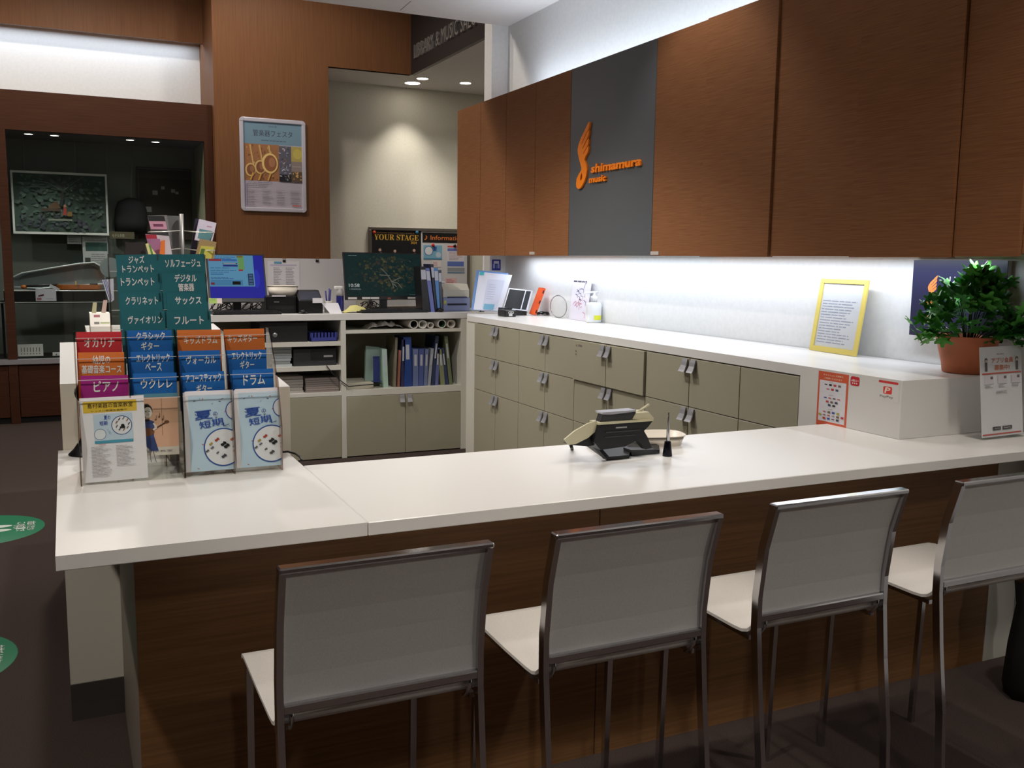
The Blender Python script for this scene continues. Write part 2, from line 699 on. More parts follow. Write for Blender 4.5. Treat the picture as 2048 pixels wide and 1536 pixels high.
# the wall behind is interrupted by the case: the case is a cabinet set in front of it
case = thing('showcase', 'tall red-brown glass showcase left of the brown pillar with lit instruments inside', 'showcase', (0, YC, 0))
o = (0, YC, 0)
X0 = -4.2
b = MB(o); b.box(X0, x_r - 0.004, YC, YC + 0.06, zt_in, zt_out, WOOD_CASE); b.box(X0, x_r - 0.004, YC + 0.06, 10.74, zt_out - 0.04, zt_out, WOOD_CASE); b.build('header', case)
b = MB(o); b.box(xo_r, x_r - 0.004, YC, YC + 0.06, 0.0, zt_in, WOOD_CASE); b.build('stile', case)
for q in (0, -1.45, -2.9):
    b = MB(o); b.box(xm0 + q, xm1 + q, YC, YC + 0.06, 0.0, zt_in, WOOD_CASE); b.build('stile', case)
b = MB(o); b.box(X0, xo_r, YC - 0.012, YC + 0.08, z_sill - 0.045, z_sill, ALU); b.build('sill', case)
for i, (a, c) in enumerate(((xm1, xo_r), (xm0 - 1.35, xm0), (xm0 - 2.8, xm0 - 1.35))):
    b = MB(o)
    b.box(a + 0.004, c - 0.004, YC + 0.012, YC + 0.04, 0.06, z_sill - 0.045, WOOD_CASE, 0.003)
    b.build('lower_panel', case)
b = MB(o); b.box(X0, xo_r, YC + 0.03, YC + 0.05, 0.0, 0.06, BLACKM); b.build('kick_plate', case)
IN = mat((52, 54, 52), 0.7)
b = MB(o)
b.box(X0, x_r - 0.01, 10.70, 10.72, z_sill - 0.1, zt_out - 0.04, mat((112, 116, 110), 0.7))
b.box(X0, x_r - 0.01, YC + 0.06, 10.70, z_sill - 0.03, z_sill - 0.012, mat((34, 32, 30), 0.5))
b.box(xo_r, xo_r + 0.02, YC + 0.06, 10.70, z_sill - 0.1, zt_out - 0.04, mat((150, 146, 120), 0.7))
b.box(X0, x_r - 0.01, YC + 0.06, 10.70, zt_in + 0.0, zt_in + 0.02, mat((70, 70, 68), 0.7))
b.build('inner_lining', case)
b = MB(o); b.box(X0, xo_r, YC + 0.025, YC + 0.031, z_sill, zt_in, GLASS); b.build('glass_pane', case)
for x, y in ((57, 266), (109, 269), (260, 277), (311, 282)):
    p = at(x, y, Z=zt_in - 0.003)
    p.y = min(max(p.y, YC + 0.15), 10.6)
    p = at(x, y, Y=p.y)
    l = MB((p.x, p.y, zt_in)); l.lathe([(0.05, -0.002), (0.05, -0.012), (0.040, -0.014), (0.038, -0.006)], (p.x, p.y, zt_in), mat((120, 120, 118), 0.4), 16)
    ob = one('showcase_light', {57: 'small showcase downlight over the edge of the painting next to the post', 109: 'small showcase downlight above the middle of the painting', 260: 'small showcase downlight above the black garment', 311: 'small showcase downlight nearest the brown pillar'}[x], 'light', l, 'downlights inside the showcase')
    l = MB((p.x, p.y, zt_in)); l.lathe([(0.0001, -0.0145), (0.036, -0.0145)], (p.x, p.y, zt_in), mat((255, 246, 232), 0.5, 0, 6), 16, caps=False)
    lm = l.build('lamp', ob, loc=None)
    lm.location = (0, 0, 0)
    sp = spot(p.x, p.y, zt_in - 0.02, 20, 95, 0.7, WHITE, 0.03)

# ------------------------------------------------------------------ back shelving unit (open shelves over doors)
def bx(x, y=700):
    return at(x, y, Y=YB).x


def bz(x, y):
    return at(x, y, Y=YB).z


XL, XR = 0.89, 2.93
YBB = 7.92
b = MB((1.9, YB, ZB))
b.box(XL - 0.01, XW - 0.01, YB, YBB, ZB - 0.052, ZB, TOPW, 0.003)
one('back_worktop', 'white worktop carrying the two computer screens at the back', 'worktop', b)
unit = thing('shelf_cabinet', 'cream open-shelf cabinet with files and paper under the computer screens', 'cabinet', (1.9, YB, 0))
o = (1.9, YB, 0)
zt = ZB - 0.053
xs0, xs1 = bx(682), bx(692)           # middle stile
xr0, xr1 = bx(922), bx(934)
z_rail_l = bz(640, 793)               # top of doors, left bay
z_bot_l = bz(640, 786)
z_sh1, z_sh2 = bz(640, 688), bz(640, 737)
z_slot = bz(800, 662)
z_bot_r = bz(800, 776)
z_rail_r = bz(800, 788)
b = MB(o); b.box(XL, XL + 0.03, YB + 0.002, YBB - 0.02, 0, zt, CREAM_W); b.build('side_panel', unit)
b = MB(o); b.box(xs0, xs1, YB, YBB - 0.02, 0, zt, CREAM_W); b.build('middle_panel', unit)
b = MB(o); b.box(xr0, xr1, YB, YBB - 0.02, 0, zt, CREAM_W); b.build('side_panel', unit)
b = MB(o); b.box(XL, xr1, YBB - 0.02, YBB - 0.005, 0, zt, CREAM); b.build('back_panel', unit)
for x0, x1, z, th in ((XL + .03, xs0, z_sh1, .034), (XL + .03, xs0, z_sh2, .034), (xs1, xr0, z_slot, .026)):
    b = MB(o); b.box(x0, x1, YB + 0.004, YBB - 0.02, z - th / 2, z + th / 2, CREAM_W); b.build('shelf', unit)
b = MB(o); b.box(XL + .03, xs0, YB + 0.002, YBB - 0.02, z_rail_l, z_bot_l + 0.0, CREAM_W); b.build('bottom_shelf', unit)
b = MB(o); b.box(xs1, xr0, YB + 0.002, YBB - 0.02, z_rail_r, z_bot_r, CREAM_W); b.build('bottom_shelf', unit)


def tab_handle(parent, base, ctr, out, along, w=0.042, h=0.062):
    """a bent metal finger tab: thin at the top, flaring out at the foot"""
    c, o_, a = Vector(ctr), Vector(out), Vector(along)
    z = Vector((0, 0, 1))
    m = MB(base)
    prof = [(0.0, 0.5), (0.006, 0.5), (0.010, 0.30), (0.014, 0.0), (0.024, -0.35), (0.030, -0.5), (0.026, -0.5), (0.018, -0.33), (0.008, 0.0), (0.003, 0.28), (0.0, 0.30)]
    rows = []
    for s in (-1, 1):
        rows.append([c + a * s * w / 2 * (1.0 if q[1] < 0 else 0.86) + o_ * q[0] + z * q[1] * h for q in prof])
    m.grid(rows, STEEL, False, True, True)
    return m.build('handle', parent)


dl = [bx(553), bx(685)]
for a, c, zt_d, hx in ((XL + 0.03, bx(548, 850), z_rail_l - 0.004, None), (bx(548, 850), xs0, z_rail_l - 0.004, None), (xs1, bx(811, 850), z_rail_r - 0.004, 'r'), (bx(811, 850), xr0, z_rail_r - 0.004, 'l')):
    b = MB(o); b.box(a + 0.002, c - 0.002, YB - 0.001, YB + 0.018, 0.008, zt_d, CREAM, 0.0015)
    dr = b.build('door', unit)
    if hx:
        hxx = c - 0.032 if hx == 'r' else a + 0.032
        tab_handle(dr, o, (hxx, YB - 0.001, zt_d - 0.03), (0, -1, 0), (1, 0, 0))
b = MB(o); b.box(XL + 0.031, xr1 - 0.01, YB + 0.03, YB + 0.05, 0, 0.07, BLACKM); b.build('kick_plate', unit)
# slanting filler between the two runs
b = MB(o); b.prism([(xr1, YB + 0.01), (XB, 6.87), (XB, 6.705), (XB + 0.015, 6.705), (XB + 0.015, 6.87), (xr1 + 0.02, YB + 0.03)], zt, CREAM_W, ((0, 0, 0), (1, 0, 0), (0, 1, 0))); b.build('corner_filler', unit)

# low white partition behind the back worktop
b = MB((1.7, YBB + 0.02, 0))
p = at(525, 516, Y=YBB + 0.02)
b.box(0.95, 2.25, YBB + 0.0, YBB + 0.03, 0, p.z, mat((206, 203, 206), 0.6))
one('partition_board', 'low pale grey board standing behind the back worktop', 'partition', b)

# ------------------------------------------------------------------ drawer units on the right
b = MB((3.1, 5, ZB))
b.prism([(XB, 3.10), (XB, 6.86), (xr1 + 0.003, YB - 0.002), (XW - 0.004, YB - 0.002), (XW - 0.004, 2.571), (XB, 2.571)][::-1], -0.042, TOPW, ((0, 0, ZB), (1, 0, 0), (0, 1, 0)))
b.box(XB, XW - 0.004, 2.571, 3.12, ZC + 0.001, ZB - 0.042, TOPW)
b.box(XB, XW - 0.004, 2.962, 3.12, 0, ZC + 0.001, TOPW)
one('side_worktop', 'long white worktop with a boxed end along the bright lit wall', 'worktop', b)
mods = [(6.70, 5.915), (5.915, 5.115), (5.115, 4.315), (4.315, 3.52), (3.52, 3.122)]
zrows = [(1.106, 0.862), (0.858, 0.600), (0.596, 0.012)]
names = ['cream cupboard with tab handles in the corner beside the open shelves', 'cream cupboard with tab handles under the signature card and spray bottle', 'cream cupboard whose top doors stand slightly proud, middle of the run',
         'cream cupboard with tab handles behind the payment terminal and pen stand', 'narrow plain cream cupboard without handles next to the payment stickers']
for k, (ya, yb) in enumerate(mods):
    yc = (ya + yb) / 2
    u = thing('drawer_cabinet', names[k], 'cabinet', (XB, yc, 0), group='cream cupboards along the wall')
    o = (XB, yc, 0)
    b = MB(o); b.box(XB + 0.02, XW - 0.01, yb, ya, 0.0, 1.11, CREAM); b.build('carcass', u)
    for r, (z1, z0) in enumerate(zrows):
        halves = [(ya, (ya + yb) / 2), ((ya + yb) / 2, yb)] if ya - yb > 0.5 else [(ya, yb)]
        for h, (p, q) in enumerate(halves):
            dx = 0.014 if (k == 2 and r == 0) else 0.0
            b = MB(o); b.box(XB - dx, XB + 0.0195, q + 0.0025, p - 0.0025, z0, z1, CREAM, 0.0012)
            dr = b.build('door', u)
            if len(halves) == 2:
                hy = q + 0.034 if h == 0 else p - 0.034
                tab_handle(dr, o, (XB - dx - 0.0005, hy, z1 - 0.036), (-1, 0, 0), (0, 1, 0), 0.05, 0.064)
    if k == 2:
        pr = Print((XB - 0.015, ya - 0.03, 1.09), (0, -1, 0), (0, 0, 1), o)
        for du, dv, w in ((0.01, -0.015, 0.012), (0.04, -0.012, 0.045), (0.006, -0.05, 0.012), (0.006, -0.07, 0.016)):
            pr.rect(du, dv - 0.005, du + w, dv + 0.005, (120, 112, 100))
        pr.build('label_tape', u)

# ------------------------------------------------------------------ return unit on the left (white, between the front and the back counters)
ru = thing('return_cabinet', 'white waist-high cabinet behind the brochure racks', 'cabinet', (0.3, 4, 0))
o = (0.3, 4, 0)
SKIN = mat((222, 216, 200), 0.45)
b = MB(o); b.prism([(-0.03, 3.49), (0.28, 3.49), (0.28, 5.17), (-0.035, 5.17)], 1.153, SKIN, ((0, 0, 0.0), (1, 0, 0), (0, 1, 0))); b.build('body', ru)
b = MB(o); b.prism([(0.282, 3.176), (0.671, 3.176), (0.863, 6.39), (0.10, 6.39), (0.10, 5.18), (0.282, 5.18)], 1.153, SKIN, ((0, 0, 0.0), (1, 0, 0), (0, 1, 0))); b.build('body', ru)
b = MB(o)
b.prism([(-0.03, 3.49), (0.282, 3.49), (0.282, 3.176), (0.671, 3.176), (0.863, 6.39), (0.10, 6.39), (0.10, 5.17), (-0.035, 5.17)], 0.002, TOPW, ((0, 0, 1.153), (1, 0, 0), (0, 1, 0))); b.build('top_sheet', ru)

# ------------------------------------------------------------------ service counter
b = MB((2, 2.6, ZC)); b.box(0.6625, XW - 0.004, YF, YFB, ZC - 0.035, ZC, TOPW, 0.002); one('worktop', 'long white counter top in front of the bar stools', 'worktop', b)
b = MB((0.3, 2.6, ZC))
b.prism([(-0.045, YF), (0.660, YF), (0.660, 3.172), (0.28, 3.172), (0.28, 3.485), (-0.045, 3.485)], -0.035, TOPW, ((0, 0, ZC), (1, 0, 0), (0, 1, 0)), bev=0.002)
one('worktop', 'white end section of the counter top carrying the brochure racks', 'worktop', b)
cb = thing('service_counter', 'dark brown wood-fronted base of the service counter behind the bar stools', 'counter', (1.5, 2.6, 0))
o = (1.5, 2.6, 0)
zu = ZC - 0.0355
xa = 1.487
b = MB(o); b.box(0.127, xa - 0.002, 2.493, 2.515, 0.0, zu, WOOD_FRONT); b.build('front_panel', cb)
b = MB(o); b.box(xa + 0.002, 3.30, 2.493, 2.515, 0.0, zu, WOOD_FRONT); b.build('front_panel', cb)
b = MB(o); b.box(0.127, 0.140, 2.5155, 3.41, 0.0, zu, mat((150, 140, 128), 0.5)); b.build('end_panel', cb)
b = MB(o); b.box(-0.042, 0.275, 3.412, 3.435, 0.13, zu, CREAM_W); b.build('support_panel', cb)
b = MB(o); b.box(-0.042, 0.275, 3.405, 3.435, 0.0, 0.13, mat((62, 58, 54), 0.6)); b.build('kick_plate', cb)
b = MB(o); b.box(3.301, XW - 0.004, 2.49, 2.515, 0.0, zu, CREAM_W); b.build('support_panel', cb)

# ------------------------------------------------------------------ wall cabinets
ys = [7.505, 7.02, 6.535, 6.05, 5.54, 4.56, 4.09, 3.555, 3.045, 2.535, 2.262]
ZC0, ZC1 = 1.622, 2.80
wnames = ['brown wall cabinet farthest along the lit wall, beside the alcove', 'brown wall cabinet second from the alcove end of the row', 'brown wall cabinet third from the alcove end of the row',
          'narrow brown wall cabinet just on the alcove side of the charcoal panel', 'charcoal wall panel bearing the orange emblem', 'brown wall cabinet directly after the charcoal panel, facing the stools',
          'brown wall cabinet standing slightly proud, second after the charcoal panel', 'brown wall cabinet third after the charcoal panel', 'brown wall cabinet above the yellow picture frame', 'narrow brown wall cabinet above the potted plant']
for k in range(10):
    ya, yb = ys[k], ys[k + 1]
    yc = (ya + yb) / 2
    dark = k == 4
    u = thing('wall_panel' if dark else 'wall_cabinet', wnames[k], 'panel' if dark else 'cabinet', (XCAB, yc, ZC0), group=None if dark else 'brown cabinets high on the wall')
    o = (XCAB, yc, ZC0)
    dx = {6: 0.012, 8: 0.012}.get(k, 0.0)
    b = MB(o); b.box(XCAB + 0.021, XW - 0.002, yb + 0.0005, ya - 0.0005, ZC0 + 0.012, ZC1, DARKPAN if dark else WOOD_H)
    b.build('carcass', u)
    b = MB(o); b.box(XCAB - dx, XCAB + 0.02, yb + 0.0022, ya - 0.0022, ZC0 - (0.004 if dx else 0), ZC1 + 0.01, DARKPAN if dark else WOOD_H, 0.001)
    b.build('front' if dark else 'door', u)
for px_, py_ in ((1064, 507), (1309, 507)):
    p = at(px_, py_, X=XCAB)
    b = MB(p); b.box(p.x - 0.004, p.x - 0.0005, p.y - 0.045, p.y + 0.035, p.z - 0.008, p.z + 0.012, mat((190, 180, 172), 0.4))
    one('cabinet_catch', 'small pale catch under the door %s the charcoal panel' % ('well before' if px_ < 1200 else 'right after'), 'catch', b)
ORANGE = mat((255, 138, 24), 0.4)
em = thing('emblem_sign', 'raised orange winged-note emblem with lettering on the charcoal panel', 'sign', (XCAB, 5.0, 2.0))
o = (XCAB, 5.0, 2.0)
a0, a1 = at(1120 + 300 / 8.535, 220 + 1357 / 8.535, X=XCAB - 0.001), at(1120 + 525 / 8.535, 220 + 205 / 8.535, X=XCAB - 0.001)
hh = a1.z - a0.z
b = MB(o)
ww = (a0.y - a1.y) / ((525 - 300) / 1150 * 1.62)
from mathutils import Vector as _V
emblem_faces(b, ((XCAB - 0.001, a0.y, a0.z), (0, -ww / hh, 0), (0, 0, 1)), hh, 0.013, ORANGE)
b.build('winged_note', em)
for s, (x0, y0), (x1, y1), (xt, yt) in (('shimamura', (1184.5, 346.5), (1284, 331), (1186.5, 329)), ('music', (1180.5, 366.5), (1214, 362), (1181.5, 354))):
    q0, q1, q2 = at(x0, y0, X=XCAB - 0.001), at(x1, y1, X=XCAB - 0.001), at(xt, yt, X=XCAB - 0.001)
    b = MB(o)
    text_solid(b, s, ((XCAB - 0.001, q0.y, q0.z), (0, -1, 0), (0, 0, 1)), q2.z - q0.z, 0.012, ORANGE, w=q0.y - q1.y, bold=0.03, shear=0.12)
    b.build('lettering', em)

# ------------------------------------------------------------------ alcove downlights
for px_, py_, r in ((825, 166, 0.085), (845, 157, 0.062), (931, 166, 0.062)):
    p = at(px_, py_, Z=ZAL - 0.002)
    l = MB((p.x, p.y, ZAL)); l.lathe([(r + 0.012, -0.0005), (r + 0.012, -0.004), (r, -0.005), (r - 0.004, -0.003)], p + Vector((0, 0, 0.002)), mat((225, 222, 215), 0.5), 20)
    nm = {825: 'large round downlight in the alcove ceiling, nearest the back wall', 845: 'smaller round downlight close to the corner of the lintel', 931: 'smaller round downlight near the white corner wall'}[px_]
    ob = one('downlight', nm, 'light', l, 'round downlights in the alcove ceiling')
    l = MB((p.x, p.y, ZAL)); l.lathe([(0.0001, -0.0055), (r - 0.002, -0.0055)], p + Vector((0, 0, 0.002)), mat((255, 244, 228), 0.5, 0, 12), 20, caps=False)
    l.build('lamp', ob).location = (0, 0, 0)
    spot(p.x, p.y, ZAL - 0.02, 46 if r > 0.07 else 36, 86, 0.75, WARM, 0.04)

# ================================================================== bar stools
LEG_PATH = [(0, -0.055, 0), (0, -0.035, 0.33), (0, -0.010, 0.52), (0, 0.005, 0.67), (0, 0.006, 0.75), (0, -0.010, 0.88), (0, -0.043, 0.994)]
SW = 0.445
st = thing('bar_stool', 'white leather bar stool with chrome frame, first from the brochure racks', 'stool', (0.342, 1.80, 0), group='bar stools at the counter')


def spath(x):
    return [(x, q[1], q[2]) for q in LEG_PATH]


for x in (0.007, SW - 0.007):
    b = MB(); b.bar(spath(x), 0.014, 0.024, CHROME); b.build('leg', st)
for x in (0.016, SW - 0.016):
    b = MB(); b.bar([(x, 0.425, 0), (x, 0.418, 0.3), (x, 0.408, 0.642)], 0.016, 0.018, CHROME); b.build('leg', st)
b = MB(); b.box(0, SW, -0.058, -0.028, 0.990, 1.002, CHROME, 0.003); b.build('top_rail', st)
b = MB(); b.box(0.013, SW - 0.013, -0.008, 0.016, 0.684, 0.704, CHROME, 0.003); b.build('lower_rail', st)
for x in (0.03, SW - 0.03):
    b = MB(); b.tube([(x, -0.003, 0.690), (x, 0.000, 0.668), (x, 0.014, 0.648), (x, 0.035, 0.634)], 0.005, CHROME, 6); b.build('bracket', st)
b = MB()
rows = []
for (_, y, z) in [(0, 0.012, 0.70), (0, 0.012, 0.76), (0, 0.004, 0.83), (0, -0.006, 0.89), (0, -0.022, 0.945), (0, -0.038, 0.992)]:
    rows.append([(0.0135, y - 0.006, z), (SW - 0.0135, y - 0.006, z), (SW - 0.0135, y + 0.004, z), (0.0135, y + 0.004, z)])
b.grid(rows, LEATHER, False, True, True)
b.build('backrest', st)
b = MB()
prof = [(0.425, 0.640), (0.418, 0.648), (0.39, 0.652), (0.20, 0.647), (0.085, 0.647), (0.055, 0.649), (0.034, 0.656), (0.020, 0.668), (0.014, 0.684), (0.0125, 0.702)]
outer = [Vector((0, y, z)) for y, z in prof]
inner = []
for i, p in enumerate(outer):
    t = (outer[min(i + 1, len(outer) - 1)] - outer[max(i - 1, 0)]).normalized()
    inner.append(p + Vector((0, t.z, -t.y)) * -0.008)
loop = outer + inner[::-1]
b.grid([[(x, p.y, p.z) for p in loop] for x in (0.001, SW - 0.001)], LEATHER, True, True, True)
b.build('seat', st)
b = MB()
for x in (0.012, SW - 0.012):
    b.box(x - 0.006, x + 0.006, 0.03, 0.41, 0.626, 0.638, CHROME)
b.box(0.012, SW - 0.012, 0.398, 0.412, 0.626, 0.638, CHROME)
b.build('seat_frame', st)
for x, lb in ((0.933, 'white leather bar stool with chrome frame, second from the brochure racks'), (1.545, 'white leather bar stool with chrome frame, third from the brochure racks'),
              (2.190, 'white leather bar stool cut by the photo edge, beside the black bag')):
    dup(st, (x, 1.80 + (0.012 if x > 1.5 else 0), 0), lb)

# ================================================================== brochure racks on the counter end
def frame_px(tl, tr, Y, tilt=0.0):
    a, c = at(tl[0], tl[1], Y=Y), at(tr[0], tr[1], Y=Y)
    U = (c - a)
    w = U.length
    U.normalize()
    V = Vector((0, math.sin(tilt), math.cos(tilt)))
    V = (V - U * V.dot(U)).normalized()
    return a, U, V, w


TEAL, BLUE, ORG, RED, PURP = (36, 112, 124), (26, 104, 186), (224, 122, 56), (206, 50, 60), (166, 34, 132)
WH = (244, 244, 244)
TILT = math.radians(9)


def brochure(tl, tr, Y, col, lines_, h, label, group, tw=0.8, th=0.024, extra=None, dv=0.052):
    a, U, V, w = frame_px(tl, tr, Y, TILT)
    o = a - V * h
    N = U.cross(V)
    m = MB(o)
    m.prism([(0, 0), (w, 0), (w, h), (0, h)], -0.003, mat(col, 0.45) if isinstance(col, tuple) else col, (o, U, V))
    ob = one('brochure', label, 'brochure', m, group)
    p = Print(o, U, V, o)
    if extra:
        extra(p, w, h)
    for s, u, v, sw in lines_:
        p.text(s, w * u, h - v, th, WH, w=w * sw, bold=0.022)
    p.build('print', ob)
    return ob


ACRYL_E = clear('acrylic_edge', (206, 196, 188), 1.0, 0.05)
LIP_GLINT = mat((206, 204, 204), 0.2)  # opaque pale colour painted in as the highlight along each pocket's top edge
def acrylic_rack(name, label, px_l, px_r, y0, tiers, dz, dy, zlow, cols, zh, deep=0.03, low=True, wide=False):
    xl = at(px_l[0], px_l[1], Y=y0).x
    xr = at(px_r[0], px_r[1], Y=y0).x
    r = thing(name, label, 'rack', (xl, y0, ZC), group='clear brochure racks')
    o = (xl, y0, ZC)
    D = tiers * dy + deep
    Ht = zh
    for i in range(cols + 1):
        x = xl + (xr - xl) * i / cols
        t0 = 1 if (wide and 0 < i < cols) else 0
        pts = [(y0 + dy * t0, ZC + 0.001), (y0 + D, ZC + 0.001), (y0 + D + 0.004, ZC + Ht), (y0 + D - dy + 0.005, ZC + Ht)]
        for t in range(tiers - 1, t0 - 1, -1):
            pts.append((y0 + dy * t + 0.002 + (0.03 if t else 0.035), zlow + 0.135 + dz * t + 0.012))
            pts.append((y0 + dy * t - 0.001, zlow + 0.135 + dz * t - (0.02 if t else 0.1)))
        b = MB(o)
        b.prism(pts, 0.004, ACRYL_E, ((x - 0.002, 0, 0), (0, 1, 0), (0, 0, 1)))
        b.build('side_panel', r)
    for t in range(tiers):
        nc = 1 if (wide and t == 0) else cols
        for i in range(nc):
            x0 = xl + (xr - xl) * i / nc + 0.0025
            x1 = xl + (xr - xl) * (i + 1) / nc - 0.0025
            zl = zlow + 0.135 + dz * t
            z0 = ZC + 0.003 if (t == 0 and low) else zl - 0.135
            hp = (zl - z0) / math.cos(TILT)
            y = y0 + dy * t + 0.001
            Vp = (0, math.sin(TILT), math.cos(TILT))
            b = MB(o)
            b.prism([(0, 0), (x1 - x0, 0), (x1 - x0, hp), (0, hp)], 0.002, ACRYL, ((x0, y, z0), (1, 0, 0), Vp))
            pk = b.build('pocket', r)
            b = MB(o)
            b.prism([(0, hp - .0008), (x1 - x0, hp - .0008), (x1 - x0, hp + .0008), (0, hp + .0008)], 0.0026, LIP_GLINT, ((x0, y - 0.0003, z0), (1, 0, 0), Vp))
            b.build('lip_glint', pk)
    b = MB(o); b.box(xl + 0.001, xr - 0.001, y0 + 0.004, y0 + D - 0.004, ZC + 0.0005, ZC + 0.003, ACRYL); b.build('base', r)
    return r


acrylic_rack('brochure_rack', 'low clear rack holding the purple piano brochure and the big white flyer', (163, 973), (370, 957), 2.905, 4, 0.057, 0.045, 1.035, 2, 0.43, wide=True)
acrylic_rack('brochure_rack', 'low clear rack holding the summer lesson cards and drum brochures', (371, 957), (565, 940), 2.905, 4, 0.057, 0.045, 1.035, 2, 0.43)
acrylic_rack('brochure_rack', 'tall clear rack of dark teal brochures rising behind the low racks', (226, 700), (420, 690), 3.098, 4, 0.059, 0.013, 1.225, 2, 0.66, 0.012, False)

G1 = 'instrument lesson brochures in the racks'
Yk = {1: 2.984, 2: 3.028, 3: 3.071}
B = brochure


def uke_art(p, w, h):
    p.rect(0, h * 0.0, w, h * 0.705, (226, 178, 150))
    p.rect(0, 0, w, h * 0.10, (214, 206, 196))
    p.rect(0, h * 0.705, w, h * 0.75, (92, 150, 176))
    p.text('音楽教室', w * 0.55, h * 0.05, h * 0.028, (90, 84, 90), w=w * 0.6)
    p.rect(w * 0.62, h * 0.24, w * 0.63, h * 0.70, (150, 104, 84))
    x, y = w * 0.28, h * 0.36
    p.poly([(x - .018, y - .03), (x + .018, y - .03), (x + .03, y - .075), (x + .008, y - .075), (x - .004, y - .06), (x - .008, y - .082), (x - .022, y - .082)], (48, 66, 120)); p.layer()
    for dx in (-0.02, -0.006, 0.008, 0.022):
        p.line([(x + dx * .6, y - .07), (x + dx, y - .108)], 0.0016, (60, 44, 40))
    p.poly([(x - .02, y - .035), (x + .018, y - .035), (x + .02, y + .012), (x + .004, y + .02), (x - .02, y + .012)], (58, 76, 132)); p.layer()
    p.disc(x + 0.002, y - 0.018, 0.012, (122, 78, 48), ru=0.018)
    p.line([(x + .012, y - .014), (x + .052, y + .008)], 0.004, (84, 52, 34))
    p.disc(x + 0.055, y + 0.010, 0.005, (122, 78, 48), ru=0.007)
    p.disc(x - 0.001, y + 0.045, 0.020, (38, 34, 34), ru=0.017)
    p.disc(x + 0.003, y + 0.040, 0.016, (238, 228, 220), ru=0.012)
    p.disc(x - 0.014, y + 0.022, 0.008, (38, 34, 34))
    for dx in (-.002, .007):
        p.disc(x + dx, y + .043, .0016, (50, 40, 40), 8)
    p.line([(x - .001, y + .034), (x + .003, y + .0325), (x + .007, y + .0345)], .0012, (170, 70, 60))
    p.line([(x + .003, y + .041), (x + .0045, y + .038), (x + .003, y + .0375)], .0008, (150, 110, 96))
    p.line([(x - .016, y + .02), (x - .024, y - .002), (x - .012, y - .016)], .006, (238, 228, 220))
    p.line([(x + .018, y + .008), (x + .026, y - .006), (x + .016, y - .012)], .005, (238, 228, 220))
    p.rect(x - 0.008, y + 0.014, x + 0.006, y + 0.020, (30, 28, 30))
    for dx, dv in ((0.026, 0.018), (0.036, 0.026), (0.046, 0.018)):
        p.line([(x + dx, y + dv), (x + dx, y + dv + .012)], 0.0014, (120, 84, 66))
        p.disc(x + dx - .002, y + dv, 0.0026, (120, 84, 66), n=10)


B((152, 664), (243, 663), Yk[3], RED, [('オカリナ', .5, .033, .66)], .25, 'red ocarina lesson brochure at the top of the low racks', G1, th=.026)
B((254, 661), (343, 660), Yk[3], BLUE, [('クラシック', .52, .018, .64), ('ギター', .5, .048, .40)], .25, 'blue classical guitar brochure beside the red one', G1)
B((354, 660), (441, 659), Yk[3], ORG, [('キッズドラム', .53, .032, .76)], .25, 'orange kids drum brochure in the third column', G1)
B((447, 659), (528, 657), Yk[3], ORG, [('キッズギター', .45, .030, .72)], .25, 'orange kids guitar brochure in the fourth column', G1)
B((156, 705), (248, 704), Yk[2], ORG, [('幼児の', .5, .022, .38), ('基礎音楽コース', .5, .050, .86)], .25, 'orange infants basic music course brochure under the red one', G1)
B((261, 704), (346, 702), Yk[2], BLUE, [('エレクトリック', .52, .020, .78), ('ベース', .52, .047, .38)], .25, 'blue electric bass brochure in the second column', G1)
B((357, 702), (440, 700), Yk[2], BLUE, [('ヴォーカル', .53, .029, .72)], .25, 'blue vocal lesson brochure in the third column', G1)
B((450, 701), (532, 699), Yk[2], BLUE, [('エレクトリック', .52, .018, .72), ('ギター', .52, .046, .34)], .25, 'blue electric guitar brochure in the fourth column', G1)
B((161, 752), (256, 750), Yk[1], PURP, [('ピアノ', .53, .032, .52)], .25, 'purple piano lesson brochure above the white flyer', G1, th=.03)
B((266, 747), (353, 745), Yk[1], BLUE, [('ウクレレ', .53, .032, .72)], .245, 'ukulele brochure with a drawing of a player in blue', G1, th=.027, extra=uke_art)
B((364, 746), (448, 742), Yk[1], BLUE, [('アコースティック', .5, .018, .84), ('ギター', .5, .050, .36)], .25, 'blue acoustic guitar brochure above the summer lesson cards', G1)
B((464, 740), (546, 737), Yk[1], BLUE, [('ドラム', .52, .033, .52)], .25, 'blue drum lesson brochure at the outer end of the rack', G1, th=.03)
G2 = 'teal brochures in the tall rack'
YT = {1: 3.164, 2: 3.151, 3: 3.138, 4: 3.125}
T = TEAL
B((231, 510), (323, 508), YT[1], T, [('ジャズ', .44, .016, .34), ('トランペット', .46, .046, .68)], .22, 'teal jazz trumpet brochure at the top of the tall rack', G2)
B((319, 509), (409, 508), YT[1], T, [('ソルフェージュ', .5, .028, .78)], .22, 'teal solfege brochure at the top of the tall rack', G2)
B((233, 545), (318, 544), YT[2], T, [('トランペット', .48, .03, .78)], .22, 'teal trumpet brochure second from the top of the tall rack', G2)
B((323, 546), (410, 545), YT[2], T, [('デジタル', .54, .017, .5), ('管楽器', .54, .046, .36)], .22, 'teal digital wind instrument brochure in the tall rack', G2)
B((238, 584), (323, 583), YT[3], T, [('クラリネット', .52, .028, .76)], .22, 'teal clarinet brochure third from the top of the tall rack', G2)
B((333, 585), (414, 584), YT[3], T, [('サックス', .52, .026, .64)], .22, 'teal saxophone brochure third from the top of the tall rack', G2)
B((243, 622), (329, 621), YT[4], T, [('ヴァイオリン', .54, .028, .80)], .22, 'teal violin brochure at the foot of the tall rack', G2)
B((333, 622), (421, 621), YT[4], T, [('フルート', .5, .030, .66)], .22, 'teal flute brochure at the foot of the tall rack', G2)

rn = random.Random(3)
INK = (70, 70, 80)


